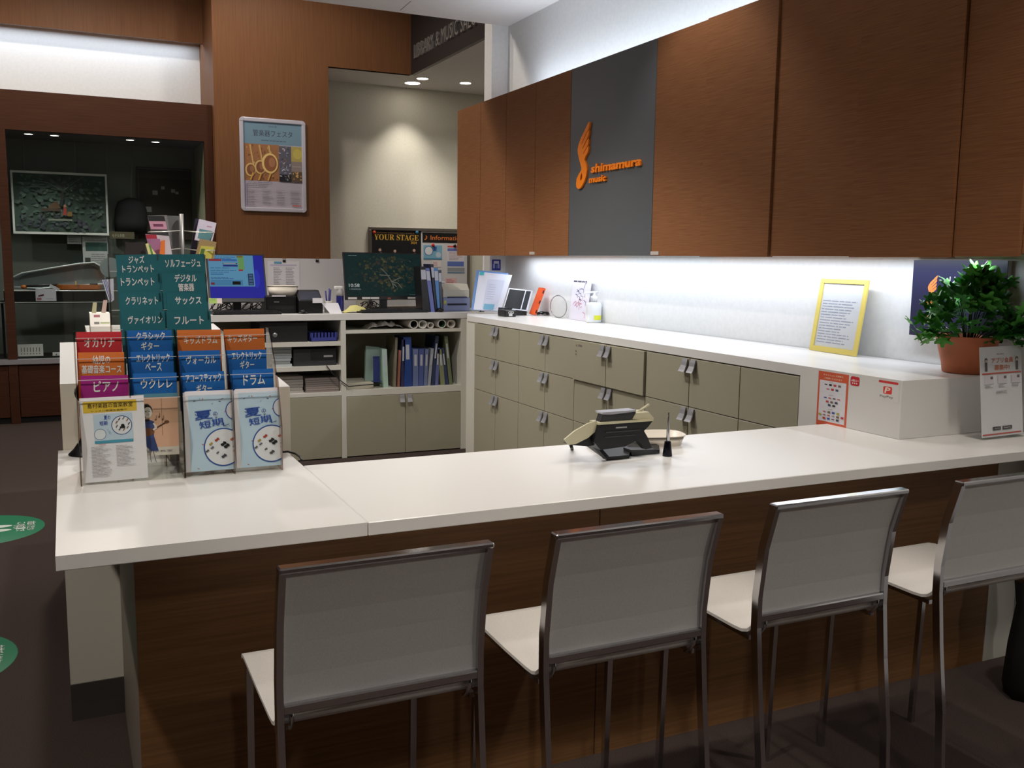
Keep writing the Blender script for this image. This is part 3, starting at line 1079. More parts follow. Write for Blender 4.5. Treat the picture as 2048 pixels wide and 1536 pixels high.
def summer(p, w, h, k=1.0):
    p.rect(0, 0, w, h, (196, 220, 240))
    p.clip = (0, 0, w, h)
    r2 = random.Random(5)
    for i in range(22):
        u, v = r2.uniform(.08, .95) * w, r2.uniform(.03, .97) * h
        a = r2.uniform(0, PI)
        c = r2.choice([(200, 96, 92), (196, 120, 96), (84, 84, 96), (150, 176, 200)])
        p.line([(u, v), (u + .006 * math.cos(a), v + .006 * math.sin(a))], .0022, c)
    p.disc(w * 1.08, h * .78, h * .135, (40, 82, 160), 32)
    p.disc(w * 1.08, h * .78, h * .123, (226, 228, 238), 32)
    p.disc(w * .76, h * .30, h * .252, (40, 82, 160), 40)
    p.disc(w * .76, h * .30, h * .236, (232, 234, 240), 40)
    p.text('夏', w * .33, h * .735, h * .115, (30, 76, 170), w=w * .40, bold=.010, rot=.08)
    p.text('の', w * .60, h * .745, h * .055, (40, 84, 170), rot=.1)
    p.text('短', w * .36, h * .61, h * .095, (30, 76, 170), w=w * .26, bold=.010, rot=.12)
    p.text('期', w * .64, h * .635, h * .095, (30, 76, 170), w=w * .26, bold=.010, rot=.12)
    p.text('レ', w * .84, h * .60, h * .045, (34, 70, 140), w=w * .14, bold=.02)
    for du, dv, c, s in ((-.10, .10, (170, 60, 50), .016), (.14, .10, (186, 104, 70), .014), (-.20, .05, (170, 150, 60), .013), (.0, .04, (24, 24, 26), .02), (.05, .01, (24, 24, 26), .02),
                         (-.18, 0, (110, 110, 120), .012), (-.26, -.04, (90, 90, 100), .012), (.18, -.05, (196, 124, 60), .016), (-.10, -.07, (90, 90, 100), .010), (.0, -.12, (70, 70, 74), .018), (.16, .0, (120, 120, 130), .010)):
        u, v = w * .76 + du * h * .8, h * .30 + dv * h
        p.line([(u - s * .4, v - s * .15), (u + s * .4, v + s * .2)], s * .35, c)
        p.line([(u - s * .1, v - s * .3), (u + s * .1, v + s * .4)], s * .22, c)


for (tl, tr, lb, xw) in (((367, 786), (463, 782), 'pale blue summer short lesson card leaning beside the rack divider', 1), ((468, 781), (557, 777), 'pale blue summer short lesson card at the outer end of the rack', 1)):
    a, U, V, w = frame_px(tl, tr, 2.955, math.radians(8))
    h = .238
    o = a - V * h
    m = MB(o)
    for i in range(3):
        m.prism([(i * .003 - .002, 0), (w + i * .002, 0), (w + i * .002, h + i * .002), (i * .003 - .002, h + i * .002)], -.0014, PAPER, (o - U.cross(V) * (.0016 * i), U, V))
    ob = one('lesson_card', lb, 'card', m, 'summer lesson cards')
    p = Print(o + U * .012, U, V, o)
    summer(p, w - .012, h - .008)
    p.build('print', ob)

a, U, V, w = frame_px((158, 797), (287, 790), 2.950, math.radians(8))
h = .243
o = a - V * h
m = MB(o); m.prism([(0, 0), (w, 0), (w, h), (0, h)], -.0012, PAPER, (o, U, V))
fl = one('flyer', 'large white music school flyer with a yellow heading in the rack', 'flyer', m)
p = Print(o, U, V, o)
p.rect(w * .05, h * .82, w * .88, h * .955, (226, 190, 60))
p.text('島村楽器の音楽教室', w * .47, h * .90, h * .055, (40, 34, 26), w=w * .70, bold=.008)
p.text('レッスン受講生募集中', w * .45, h * .84, h * .022, (70, 54, 30), w=w * .55)
p.rect(w * .20, h * .45, w * .80, h * .80, (196, 216, 234))
p.rect(w * .20, h * .45, w * .80, h * .485, (76, 156, 184))
p.disc(w * .63, h * .655, h * .115, (52, 74, 140), 32); p.disc(w * .63, h * .655, h * .106, (232, 234, 240), 32)
p.disc(w * .29, h * .56, h * .066, (52, 74, 140), 24); p.disc(w * .29, h * .56, h * .061, (226, 232, 238), 24)
p.text('夏の', w * .41, h * .755, h * .05, (50, 86, 180), w=w * .10, bold=.006)
p.text('短期', w * .35, h * .69, h * .05, (50, 86, 180), w=w * .12, bold=.006)
p.text('レッスン', w * .43, h * .585, h * .026, (70, 100, 160), w=w * .10, rot=-1.1)
for i in range(9):
    t = i * 2 * PI / 9
    p.line([(w * .63 + math.cos(t) * h * .07, h * .655 + math.sin(t) * h * .07), (w * .63 + math.cos(t) * h * .07 + .005, h * .655 + math.sin(t) * h * .07 + .007)], .0025, [(50, 46, 46), (130, 84, 60), (110, 104, 110)][i % 3])
p.rect(w * .60, h * .62, w * .68, h * .64, (24, 24, 26)); p.disc(w * .645, h * .65, .005, (24, 24, 26), 12)
p.lines(w * .26, h * .43, w * .42, h * .45, 1, (196, 130, 130))
p.lines(w * .14, h * .06, w * .44, h * .42, 22, (168, 158, 166), .4, rn)
p.lines(w * .52, h * .17, w * .82, h * .42, 15, (168, 158, 166), .4, rn)
p.build('print', fl)

# barcode reader on its foot behind the flyer, with cable
sc = thing('barcode_reader', 'black hand scanner on a foot peeking out behind the flyer', 'scanner', at(150, 912, Z=ZC))
o = sc.location.copy()
b = MB(o); b.lathe([(.055, 0), (.055, .004), (.04, .018), (.018, .05), (.012, .07)], o + Vector((.035, 0.02, 0)), BLACK, 20); b.build('foot', sc)
b = MB(o); b.tube([o + Vector((.035, .02, .06)), o + Vector((.04, .02, .10)), o + Vector((.05, .03, .14))], [.011, .013, .016], BLACK, 10); b.build('neck', sc)
q = at(150, 787, Y=o.y + .03)
b = MB(o); b.ball(q + Vector((.035, 0.01, 0)), .04, BLACK, 8, (.95, 1.3, .9)); b.build('head', sc)
c0 = at(563, 908, Z=ZC + .004)
b = MB(c0)
b.tube([at(560, 905, Z=ZC + .01), at(575, 903, Z=ZC + .012), at(590, 907, Z=ZC + .008), at(600, 914, Z=ZC + .004), at(604, 921, Z=ZC + .004) ], .0035, BLACK, 6)
one('scanner_cable', 'short black cable on the counter behind the outer rack', 'cable', b)

# ================================================================== payment terminal, pen stand and tray on the counter
YT_ = 2.62
tm = thing('payment_terminal', 'black and beige card terminal on a tilted stand on the counter', 'terminal', at(1215, 921, Z=ZC))
o = tm.location.copy()
BEIGE = mat((196, 190, 160), 0.45)
GRY = mat((52, 52, 56), 0.45)


def pxpoly(m, pts, Y, depth, mt, bev=0.0):
    q = [at(x, y, Y=Y) for x, y in pts]
    m.prism([(p.x, p.z) for p in q], -depth, mt, ((0, Y, 0), (1, 0, 0), (0, 0, 1)), bev)


b = MB(o)
f0 = [at(x, y, Z=ZC) for x, y in ((1173, 892), (1213, 921), (1258, 917), (1262, 904), (1319, 907), (1318, 897), (1288, 886), (1230, 884))]
b.prism([(p.x, p.y) for p in f0], .012, BLACK, ((0, 0, ZC), (1, 0, 0), (0, 1, 0)))
b.build('stand_base', tm)
b = MB(o); pxpoly(b, [(1262, 900), (1312, 899), (1319, 906), (1316, 912), (1265, 915)], o.y + .03, .05, GRY); b.build('dock', tm)
b = MB(o); b.bar([(o.x - .045, o.y + .05, ZC + .075), (o.x - .028, o.y + .03, ZC + .045), (o.x - .002, o.y + .004, ZC + .008)], .016, .014, GRY); b.build('strut', tm)
b = MB(o); b.tube([at(1142, 891, Y=2.70), at(1144, 897, Z=ZC + .001)], .006, BLACKM, 8); b.build('strut', tm)
b = MB(o); pxpoly(b, [(1198, 849), (1306, 841), (1297, 853), (1288, 862), (1270, 883), (1250, 893), (1201, 900), (1188, 884)], YT_, .05, BLACK, .003); b.build('terminal_back', tm)
b = MB(o); pxpoly(b, [(1287, 860), (1295, 874), (1304, 896), (1291, 899), (1274, 879)], YT_ + .012, .03, BLACK, .002); b.build('hinge_arm', tm)
b = MB(o); pxpoly(b, [(1212, 864), (1282, 859), (1280, 861), (1212, 866.5)], YT_ - .0025, .002, GRY); pxpoly(b, [(1210, 874), (1272, 869), (1270, 871), (1210, 876)], YT_ - .0025, .002, GRY); b.build('back_ribs', tm)
b = MB(o); pxpoly(b, [(1140, 890), (1156, 886), (1180, 872), (1198, 849), (1203, 870), (1199, 888), (1176, 893)], YT_ + .02, .05, BLACK); b.build('terminal_side', tm)
b = MB(o); pxpoly(b, [(1129, 879), (1150, 862), (1176, 847), (1192, 842), (1198, 846), (1192, 862), (1176, 876), (1152, 888), (1137, 890)], YT_ + .012, .008, BEIGE, .002); b.build('screen_cover', tm)
b = MB(o); pxpoly(b, [(1198, 846), (1306, 839), (1307, 842), (1197, 850)], YT_ - .004, .06, BEIGE); b.build('seam_trim', tm)
b = MB(o); pxpoly(b, [(1206, 826), (1272, 821), (1270, 836), (1258, 841), (1200, 844)], YT_ + .01, .03, GRY, .002); b.build('keypad_back', tm)
b = MB(o); pxpoly(b, [(1204, 825), (1272, 820), (1273, 823), (1224, 829), (1206, 829)], YT_ + .006, .045, ALU); b.build('keypad_top', tm)
b = MB(o); pxpoly(b, [(1266, 839), (1273, 826), (1298, 824), (1304, 832), (1308, 836), (1306, 841)], YT_ + .005, .06, BEIGE, .003); b.build('printer_lid', tm)
b = MB(o); b.tube([at(1270, 828, Y=YT_ + .03), at(1298, 809, Y=YT_ + .03)], .0045, BEIGE, 8); b.build('paper_lever', tm)
b = MB(o); pxpoly(b, [(1232, 854.5), (1254, 853), (1254, 855.5), (1232, 857)], YT_ - .002, .002, mat((150, 150, 150), .4)); b.build('label_strip', tm)

q = at(1334.5, 912, Z=ZC)
pn = thing('pen_stand', 'black cone pen stand with a chrome pen standing upright', 'pen stand', q)
b = MB(q); b.lathe([(.0165, 0), (.0168, .003), (.011, .05), (.0105, .052), (.006, .053)], q, mat((30, 30, 40), .15, .7), 24); b.build('cone', pn)
b = MB(q); b.lathe([(.0055, .05), (.0062, .055), (.0055, .10), (.0035, .135), (.0025, .152), (.001, .154)], q, CHROME, 16); b.build('pen', pn)


def tray(name, label, c, lx, ly, hh_, mt, rz=0, n=40, wall=.004, pw=3.0, low=.78):
    def ring(s, z):
        out = []
        for k in range(n):
            t = 2 * PI * k / n
            ct, sn = math.cos(t), math.sin(t)
            r = (abs(ct) ** pw + abs(sn) ** pw) ** (-1 / pw)
            x, y = lx * s * r * ct, ly * s * r * sn
            out.append((c[0] + x * math.cos(rz) - y * math.sin(rz), c[1] + x * math.sin(rz) + y * math.cos(rz), c[2] + z))
        return out
    m = MB(c)
    m.grid([ring(low, 0), ring(1.0, hh_), ring(1.03, hh_ + .001), ring(1.03, hh_ - .002), ], mt, True, True)
    m.grid([ring(1.0, hh_), ring(1.0 - wall / lx * 1.5, hh_), ring(low - .02, .006)], mt, True, True)
    m.grid([ring(low - .02, .006), ring(.001, .006)], mt, False, True)
    m.grid([ring(low, 0), ring(.001, 0)], mt, False, True)
    return one(name, label, 'tray', m)


q = at(1322, 893, Z=ZC)
tray('coin_tray', 'white plastic coin tray behind the terminal and pen stand', (q.x + .012, q.y + 0.05, ZC), .10, .072, .038, mat((226, 216, 202), .4), -.25, pw=3.2, low=.86)

# ================================================================== app flyer stand, plant, stickers at the boxed end
q0, q1 = at(1954, 878, Z=ZC), at(2040, 872, Z=ZC)
yS = (q0.y + q1.y) / 2
a, U, V, w = frame_px((1959, 695), (2042, 690), yS + .02, math.radians(6))
bl = at(1954, 876, Y=yS)
h = (a - bl).length
o = a - V * h
o.z = max(o.z, ZC + .008)
h = (a - o).length
sd = thing('flyer_stand', 'clear stand with a white app membership flyer on the counter', 'stand', (o.x, o.y, ZC))
ob_ = (o.x, o.y, ZC)
m = MB(ob_); m.prism([(0, 0), (w, 0), (w, h), (0, h)], -.001, PAPER, (o, U, V)); m.build('flyer_sheet', sd)
p = Print(o, U, V, ob_)
OR = (208, 96, 84)
p.lines(w * .4, h * .90, w * .7, h * .93, 1, (180, 150, 150))
p.text('アプリ会員', w * .53, h * .845, h * .06, (214, 110, 84), w=w * .52, bold=.02)
p.text('募集中!', w * .52, h * .765, h * .06, (220, 132, 90), w=w * .36, bold=.02)
p.rect(w * .04, h * .695, w * .98, h * .712, OR)
p.rect(w * .02, h * .02, w * .95, h * .035, OR)
for u in (.14, .88):
    p.rect(w * (u - .03), h * .73, w * (u + .03), h * .83, (90, 84, 90)); p.disc(w * u, h * .855, w * .035, (96, 80, 72), 14); p.disc(w * u, h * .845, w * .022, (226, 200, 184), 12)
for u in (.2, .52, .84):
    p.rect(w * (u - .11), h * .585, w * (u + .11), h * .68, (214, 208, 216)); p.rect(w * (u + .03), h * .64, w * (u + .09), h * .67, (104, 92, 92))
    p.lines(w * (u - .10), h * .54, w * (u + .12), h * .575, 2, (160, 150, 156))
p.lines(w * .36, h * .475, w * .66, h * .51, 2, (150, 144, 150))
p.rect(w * .26, h * .07, w * .45, h * .11, (64, 62, 64)); p.rect(w * .49, h * .07, w * .72, h * .11, (64, 62, 64))
p.text('App Store', w * .365, h * .09, h * .016, WH, w=w * .12); p.text('Google Play', w * .605, h * .09, h * .016, WH, w=w * .17)
p.build('print', sd)
m = MB(ob_)
N = U.cross(V)
m.prism([(-.003, -.004), (w + .003, -.004), (w + .003, h + .003), (-.003, h + .003)], .002, ACRYL, (o + N * .0015, U, V))
m.build('front_sheet', sd)
m = MB(ob_)
m.box(o.x - .003, o.x + w + .003, o.y - .012, o.y + .075, ZC + .0005, ZC + .003, ACRYL)
m.build('foot', sd)

# stickers on the box
XBp = XB - .0003
g0, g1 = at(1638, 741, X=XB), at(1698, 752, X=XB)
g2, g3 = at(1632, 848, X=XB), at(1691, 858, X=XB)
wS = (g0.y - g1.y)
hS = (g0.z - g2.z)
o = Vector((XB, g0.y, g2.z))
stk = MB(o); stk.box(XB - .0008, XB - .0002, g1.y, g0.y, g2.z, g0.z, mat((214, 92, 58), .5))
sk = one('payment_notice', 'orange framed cashless payment notice on the white box', 'notice', stk)
p = Print((XB - .0008, g0.y, g2.z), (0, -1, 0), (0, 0, 1), o, lift=.0002)
p.rect(wS * .06, hS * .09, wS * .94, hS * .84, (222, 220, 226))
p.text('キャッシュレス決済を', wS * .5, hS * .945, hS * .035, (250, 226, 200), w=wS * .66, bold=.01)
p.text('ご利用いただけます', wS * .5, hS * .885, hS * .035, (250, 226, 200), w=wS * .60, bold=.01)
rk = random.Random(11)
cols_ = [(60, 60, 80), (190, 50, 50), (70, 84, 110), (50, 70, 100), (50, 80, 160), (150, 140, 140), (160, 150, 150), (60, 60, 60), (120, 100, 90), (190, 60, 70), (180, 170, 60), (40, 70, 170)]
for v, n_ in ((.77, 4), (.69, 3), (.53, 4), (.46, 3), (.40, 2), (.27, 4), (.21, 6), (.15, 4)):
    for i in range(n_):
        u = .5 + (i - (n_ - 1) / 2) * .15
        c = cols_[rk.randrange(len(cols_))]
        hh2 = .018 if rk.random() < .6 else .008
        p.rect(wS * (u - .045), hS * (v - hh2), wS * (u + .045), hS * (v + hh2), c)
for v in (.815, .585, .325):
    p.lines(wS * .40, hS * (v - .008), wS * .60, hS * (v + .008), 1, (90, 84, 90))
p.rect(wS * .10, hS * .635, wS * .9, hS * .637, (190, 184, 190)); p.rect(wS * .10, hS * .36, wS * .9, hS * .362, (190, 184, 190))
p.build('print', sk)
g0, g1 = at(1702, 752, X=XB), at(1718.5, 773, X=XB)
o = Vector((XB, g0.y, g1.z)); wS, hS = g0.y - g1.y, g0.z - g1.z
stk = MB(o)
bgn = Print((XB - .0003, g0.y, g1.z), (0, -1, 0), (0, 0, 1), o, lift=.0003)
stk.box(XB - .0010, XB - .0002, g1.y + .002, g0.y - .002, g1.z + .002, g0.z - .002, mat((196, 26, 40), .5))
sk = one('payment_sticker', 'small red square payment sticker with three white dots', 'sticker', stk)
p = Print((XB - .0010, g0.y, g1.z), (0, -1, 0), (0, 0, 1), o, lift=.0002)
p.rrect(0, 0, wS, hS, wS * .2, (200, 28, 42))
p.text('d払い', wS * .5, hS * .58, hS * .26, (240, 236, 236), w=wS * .8, bold=.03)
for u in (.27, .5, .73):
    p.disc(wS * u, hS * .27, wS * .07, (240, 236, 236), 10)
p.build('print', sk)
g0, g1 = at(1756, 760, X=XB), at(1797, 806, X=XB)
o = Vector((XB, g0.y, g1.z)); wS, hS = g0.y - g1.y, g0.z - g1.z
stk = MB(o); stk.box(XB - .0008, XB - .0002, g1.y, g0.y, g1.z, g0.z, mat((223, 220, 217), .35))
sk = one('payment_sticker', 'white payment sticker with a red letter mark near the box corner', 'sticker', stk)
p = Print((XB - .0008, g0.y, g1.z), (0, -1, 0), (0, 0, 1), o, lift=.0002)
p.rrect(wS * .05, hS * .90, wS * .95, hS * 1.02, hS * .05, (214, 52, 52))
p.rrect(wS * .28, hS * .36, wS * .68, hS * .74, wS * .05, (222, 60, 48))
p.text('P', wS * .48, hS * .55, hS * .28, (244, 224, 214), w=wS * .22, bold=.03, shear=.2)
p.text('PayPay', wS * .45, hS * .20, hS * .16, (110, 108, 108), w=wS * .6)
p.build('print', sk)

# navy sign board on the wall
s0, s1 = at(1828, 520, X=XW - .03), at(2016, 526, X=XW - .03)
s2 = at(1816, 669, X=XW - .03)
o = Vector((XW - .03, s0.y, s2.z))
wS, hS = s0.y - s1.y, s0.z - s2.z
NAVY = mat((44, 44, 74), .3)
sg = thing('wall_sign', 'navy sign board with orange emblem on the wall behind the plant', 'sign', o)
b = MB(o); b.box(XW - .026, XW - .001, s1.y, s0.y, s2.z, s0.z, mat((210, 208, 208), .5)); b.build('core', sg)
b = MB(o); b.box(XW - .030, XW - .0262, s1.y, s0.y, s2.z, s0.z, NAVY); b.build('face_sheet', sg)
p = Print((XW - .030, s0.y, s2.z), (0, -1, 0), (0, 0, 1), o)
EK = ww / hh
p.layer()
eh = hS * .40
from mathutils.geometry import tessellate_polygon
pts_ = [q for q in EMBLEM + EMBLEM_HOLE]
for tr in tessellate_polygon([[Vector((q[0], q[1], 0)) for q in EMBLEM], [Vector((q[0], q[1], 0)) for q in EMBLEM_HOLE]]):
    p.poly([(wS * .175 + pts_[i][0] * EK * eh, hS * .40 + pts_[i][1] * eh) for i in tr], (240, 132, 62))
p.text('shimamura', wS * .24, hS * .265, hS * .045, (240, 132, 62), w=wS * .27, bold=.03, shear=.15)
p.text('music', wS * .19, hS * .21, hS * .035, (240, 132, 62), w=wS * .12, bold=.03, shear=.15)
p.text('リペア受付', wS * .68, hS * .75, hS * .10, (236, 236, 240), w=wS * .52)
p.text('お気軽にご相談ください', wS * .55, hS * .12, hS * .05, (220, 220, 228), w=wS * .42)
p.build('print', sg)

# yellow picture frame leaning on the wall
f0, f1 = at(1618, 700, Z=ZB), at(1711, 714, Z=ZB)
ft = at(1656, 560, X=f0.x + .12)
YEL = mat((226, 204, 104), .45)
rootp = Vector((f0.x, f0.y, ZB))
fw_ = f0.y - f1.y
Uf = (Vector((f1.x, f1.y, 0)) - Vector((f0.x, f0.y, 0))).normalized()
fw_ = (f1 - f0).length
# height and lean from the upper corners
best = None
for k in range(5, 60):
    lean = math.radians(k * .5)
    V = Vector((0, 0, math.cos(lean))) + Vector((-Uf.y, Uf.x, 0)) * math.sin(lean)
    for hgt in [x * .01 for x in range(20, 60)]:
        P3 = f0 + V * hgt
        v = P3 - EYE
        z = v.dot(_fw)
        q = (1024 + FPX * v.dot(_rt) / z, 768 - FPX * v.dot(_up) / z)
        e = (q[0] - 1657) ** 2 + (q[1] - 559) ** 2
        if best is None or e < best[0]:
            best = (e, V.copy(), hgt)
V = best[1]; fh = best[2]
lean = math.asin(min(.2, max(.01, (XW - .014 - max(f0.x, f1.x)) / .36)))
V = (Vector((0, 0, math.cos(lean))) + Vector((-Uf.y, Uf.x, 0)) * math.sin(lean)).normalized()
fh = .362
fr = thing('picture_frame', 'yellow picture frame with a lined letter leaning against the wall', 'frame', rootp)
o = rootp + Vector((0, 0, .002))
N = Uf.cross(V)
bw = .026
for (u0, v0, u1, v1) in ((0, 0, fw_, bw), (0, fh - bw * .8, fw_, fh), (0, bw, bw, fh - bw * .8), (fw_ - bw, bw, fw_, fh - bw * .8)):
    m = MB(rootp); m.prism([(u0, v0), (u1, v0), (u1, v1), (u0, v1)], -.009, YEL, (o, Uf, V), .002); m.build('frame_bar', fr)
m = MB(rootp); m.prism([(bw, bw), (fw_ - bw, bw), (fw_ - bw, fh - bw * .8), (bw, fh - bw * .8)], -.002, PAPER, (o - N * .006, Uf, V)); m.build('letter', fr)
p = Print(o - N * .006, Uf, V, rootp)
p.lines(bw * 1.5, bw * 1.6, fw_ - bw * 1.5, fh * .72, 16, (170, 172, 196), .3, rn)
p.build('print', fr)
m = MB(rootp); m.prism([(bw, bw), (fw_ - bw, bw), (fw_ - bw, fh - bw * .8), (bw, fh - bw * .8)], -.001, ACRYL, (o - N * .003, Uf, V)); m.build('cover_sheet', fr)
m = MB(rootp)
pb = o + Uf * (fw_ * .7)
m.tube([pb + V * fh * .55 - N * .018, Vector((pb.x, pb.y, ZB + .004)) - Vector((N.x, N.y, 0)).normalized() * min(.09, XW - .01 - pb.x)], .004, STEEL, 6); m.build('prop', fr)

# plant in a terracotta pot
q = at(1930, 745, Z=ZB)
pl = thing('potted_plant', 'leafy green artificial plant in a terracotta pot on the white box', 'plant', q)
TERRA = mat((186, 104, 66), .6)
R = (at(1963, 742, Y=q.y) - at(1898, 742, Y=q.y)).length / 2
zt = at(1935, 672, Y=q.y).z - ZB
Rt = (at(1982, 672, Y=q.y) - at(1890, 672, Y=q.y)).length / 2
b = MB(q); b.lathe([(R * .82, 0), (R * .93, .004), (R * .98, zt * .25), (Rt * .80, zt * .6), (Rt * .86, zt * .85), (Rt * .90, zt * .93), (Rt, zt), (Rt * .99, zt + .003), (Rt * .86, zt - .004), (Rt * .8, zt * .8), (.001, zt * .8)], q, TERRA, 32); b.build('pot', pl)
b = MB(q); b.lathe([(Rt * .82, zt * .86), (.001, zt * .90)], q, mat((42, 30, 24), .9), 20, caps=False); b.build('soil', pl)
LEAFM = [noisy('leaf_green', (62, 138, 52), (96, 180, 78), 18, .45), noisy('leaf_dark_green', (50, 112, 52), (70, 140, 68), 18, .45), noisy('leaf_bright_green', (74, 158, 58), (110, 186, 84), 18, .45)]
leaf_mesh = []
for v in range(3):
    m = MB()
    rnl = random.Random(20 + v)
    out = []
    # five-lobed leaf with toothed edge
    for i in range(33):
        t = -PI * .86 + i / 32 * PI * 1.72
        lobe = .50 + max(.55 * math.exp(-(t / .26) ** 2), .46 * math.exp(-((abs(t) - 1.02) / .25) ** 2), .32 * math.exp(-((abs(t) - 1.95) / .28) ** 2))
        tooth = 1 + .04 * (1 if i % 2 else -1)
        out.append((math.sin(t) * lobe * tooth * .9, math.cos(t) * lobe * tooth + .15, -.12 * abs(math.sin(t)) ** 2 + rnl.uniform(-.03, .03)))
    c = (0, .1, .06)
    for i in range(32):
        m.face([c, out[i], out[i + 1]], LEAFM[v], True)
    m.face([(-.03, -.75, -.1), (.03, -.75, -.1), (.03, .1, .05), (-.03, .1, .05)], LEAFM[v])
    lo = m.build('leaf')
    leaf_mesh.append(lo.data)
    bpy.data.objects.remove(lo)
rl = random.Random(4)
tips = []
for i in range(13):
    a = i * 2 * PI / 13 + rl.uniform(-.2, .2)
    rr = rl.uniform(.04, .15)
    tips.append((rr * math.cos(a), rr * math.sin(a), zt + .26 - rr * 1.15 + rl.uniform(-.02, .03)))
tips += [(.0, 0, zt + .33), (.02, -.01, zt + .30), (.03, -.03, zt + .27), (-.01, -.02, zt + .28), (.05, -.05, zt + .22)]
for i in range(8):
    tips.append((rl.uniform(.05, .15), -rl.uniform(.05, .2), zt + rl.uniform(-.02, .13)))
tips += [(-.19, .09, zt + .03), (-.12, .10, zt + .13), (-.20, .05, zt - .01), (-.17, .06, zt + .05), (-.15, .03, zt + .0), (-.14, .07, zt + .10), (-.12, -.06, zt + .05), (.12, -.24, zt + .10), (.10, -.22, zt - .02)]


tips = [(min(t_[0], XW - .105 - q.x), t_[1] - (.05 if t_[0] > XW - .105 - q.x else 0), min(t_[2], 1.555 - ZB)) for t_ in tips]


def leaf(pos, dirv, s, k):
    o_ = bpy.data.objects.new('leaf', leaf_mesh[k])
    COL.objects.link(o_)
    o_.parent = pl
    d_ = Vector(dirv).normalized()
    q_ = d_.to_track_quat('Y', 'Z')
    o_.rotation_mode = 'QUATERNION'
    from mathutils import Quaternion
    o_.rotation_quaternion = q_ @ Quaternion((0, 1, 0), rl.uniform(-.9, .9))
    o_.scale = (s, s, s)
    o_.location = Vector(pos)


for tp in tips:
    tp = Vector(tp)
    base = Vector((tp.x * .2, tp.y * .2, zt * .86))
    mid = (base + tp) / 2 + Vector((0, 0, .05))
    path = [base * (1 - t) ** 2 + mid * 2 * t * (1 - t) + tp * t * t for t in (0, .25, .5, .75, 1)]
    m = MB(); m.tube(path, [.0028, .0025, .0022, .002, .0015], mat((60, 92, 48), .6), 5); m.build('stem', pl)
    for t in (.5, .72, .88, 1.0):
        c = base * (1 - t) ** 2 + mid * 2 * t * (1 - t) + tp * t * t
        nl = 2 if t < 1 else 1
        for j in range(nl):
            dr = (tp - base).normalized() * .5 + Vector((rl.uniform(-1, 1), rl.uniform(-1, .6), rl.uniform(-.5, .7)))
            s = rl.uniform(.036, .054)
            pos = c + dr.normalized() * s * .75
            wp = q + pos
            if wp.x > XW - .095:
                pos.x -= wp.x - (XW - .095)
            pos.z = min(pos.z, 1.565 - ZB)
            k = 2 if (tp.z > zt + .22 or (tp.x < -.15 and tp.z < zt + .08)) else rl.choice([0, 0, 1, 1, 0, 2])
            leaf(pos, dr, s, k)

# ================================================================== things on the back worktop
def monitor(label, tl, tr, bl, Y, tilt, scr, bezel, screen_fn, stand_px, cat='monitor', bot=None):
    a, c, d = at(tl[0], tl[1], Y=Y), at(tr[0], tr[1], Y=Y), at(bl[0], bl[1], Y=Y)
    w = c.x - a.x
    h = (a.z - d.z) / math.cos(tilt)
    U = Vector((1, 0, 0))
    V = Vector((0, math.sin(tilt), math.cos(tilt)))
    o = Vector((d.x, Y, d.z))
    cxm = o.x + w / 2
    base = Vector((cxm, Y, ZB))
    r = thing('monitor', label, cat, base, group='computer screens on the back worktop')
    m = MB(base); m.prism([(0, 0), (w, 0), (w, h), (0, h)], -.03, mat((32, 32, 36), .4), (o, U, V), .004); m.build('housing', r)
    m = MB(base); N = U.cross(V)
    b1 = bezel if bot is None else bot
    m.prism([(bezel, b1), (w - bezel, b1), (w - bezel, h - bezel), (bezel, h - bezel)], .0008, mat((10, 10, 12), .15), (o + N * .0002, U, V)); m.build('screen_glass', r)
    p = Print(o + U * bezel + V * b1 + N * .001, U, V, base, emit=scr)
    screen_fn(p, w - 2 * bezel, h - bezel - b1)
    p.build('display', r)
    sx = at(stand_px, 600, Y=Y + .05).x
    m = MB(base); m.box(sx - .03, sx + .03, Y + .045, Y + .07, ZB + .01, o.z + h * .4, BLACK); m.build('neck', r)
    m = MB(base); m.box(sx - .11, sx + .11, Y - .04, Y + .14, ZB + .0008, ZB + .012, BLACK, .004); m.build('foot', r)
    return r, o, U, V, w, h, N, base


def scr_pos(p, w, h):
    p.rect(0, 0, w, h, (36, 40, 196))
    p.disc(w * .86, h * .45, h * .22, (48, 60, 226), 20, ru=w * .06)
    p.rect(0, h * .27, w * .82, h, (112, 184, 226))
    p.rect(w * .01, h * .86, w * .24, h * .91, (176, 44, 60)); p.rect(w * .25, h * .86, w * .52, h * .91, (66, 128, 206))
    p.rect(w * .54, h * .66, w * .65, h * .985, (130, 190, 110)); p.rect(w * .52, h * .95, w * .63, h * .995, (150, 130, 60))
    p.rect(w * .26, h * .79, w * .52, h * .82, (40, 50, 80)); p.rect(w * .27, h * .80, w * .50, h * .813, (220, 226, 236)); p.rect(w * .26, h * .735, w * .53, h * .775, (30, 50, 150))
    p.rect(w * .54, h * .63, w * .62, h * .67, (190, 50, 60))
    p.rect(w * .03, h * .54, w * .26, h * .57, (70, 140, 196)); p.rect(w * .02, h * .29, w * .60, h * .42, (84, 156, 206))
    p.rect(w * .02, h * .31, w * .09, h * .36, (140, 40, 60)); p.rect(w * .45, h * .31, w * .52, h * .36, (170, 160, 60))
    p.rect(w * .70, h * .295, w * .80, h * .57, (30, 52, 96))
    for i in range(4):
        p.rect(w * .715, h * (.31 + .065 * i), w * .785, h * (.355 + .065 * i), (80, 120, 170))
    r = random.Random(2)
    for v in (.955, .92, .70, .64, .60, .48, .45):
        p.lines(w * .03, h * (v - .012), w * .5, h * (v + .012), 1, (60, 110, 170), .6, r)
    for i in range(4):
        p.rect(w * (.67 + .04 * i), h * .6, w * (.672 + .04 * i), h * .99, (84, 150, 200))


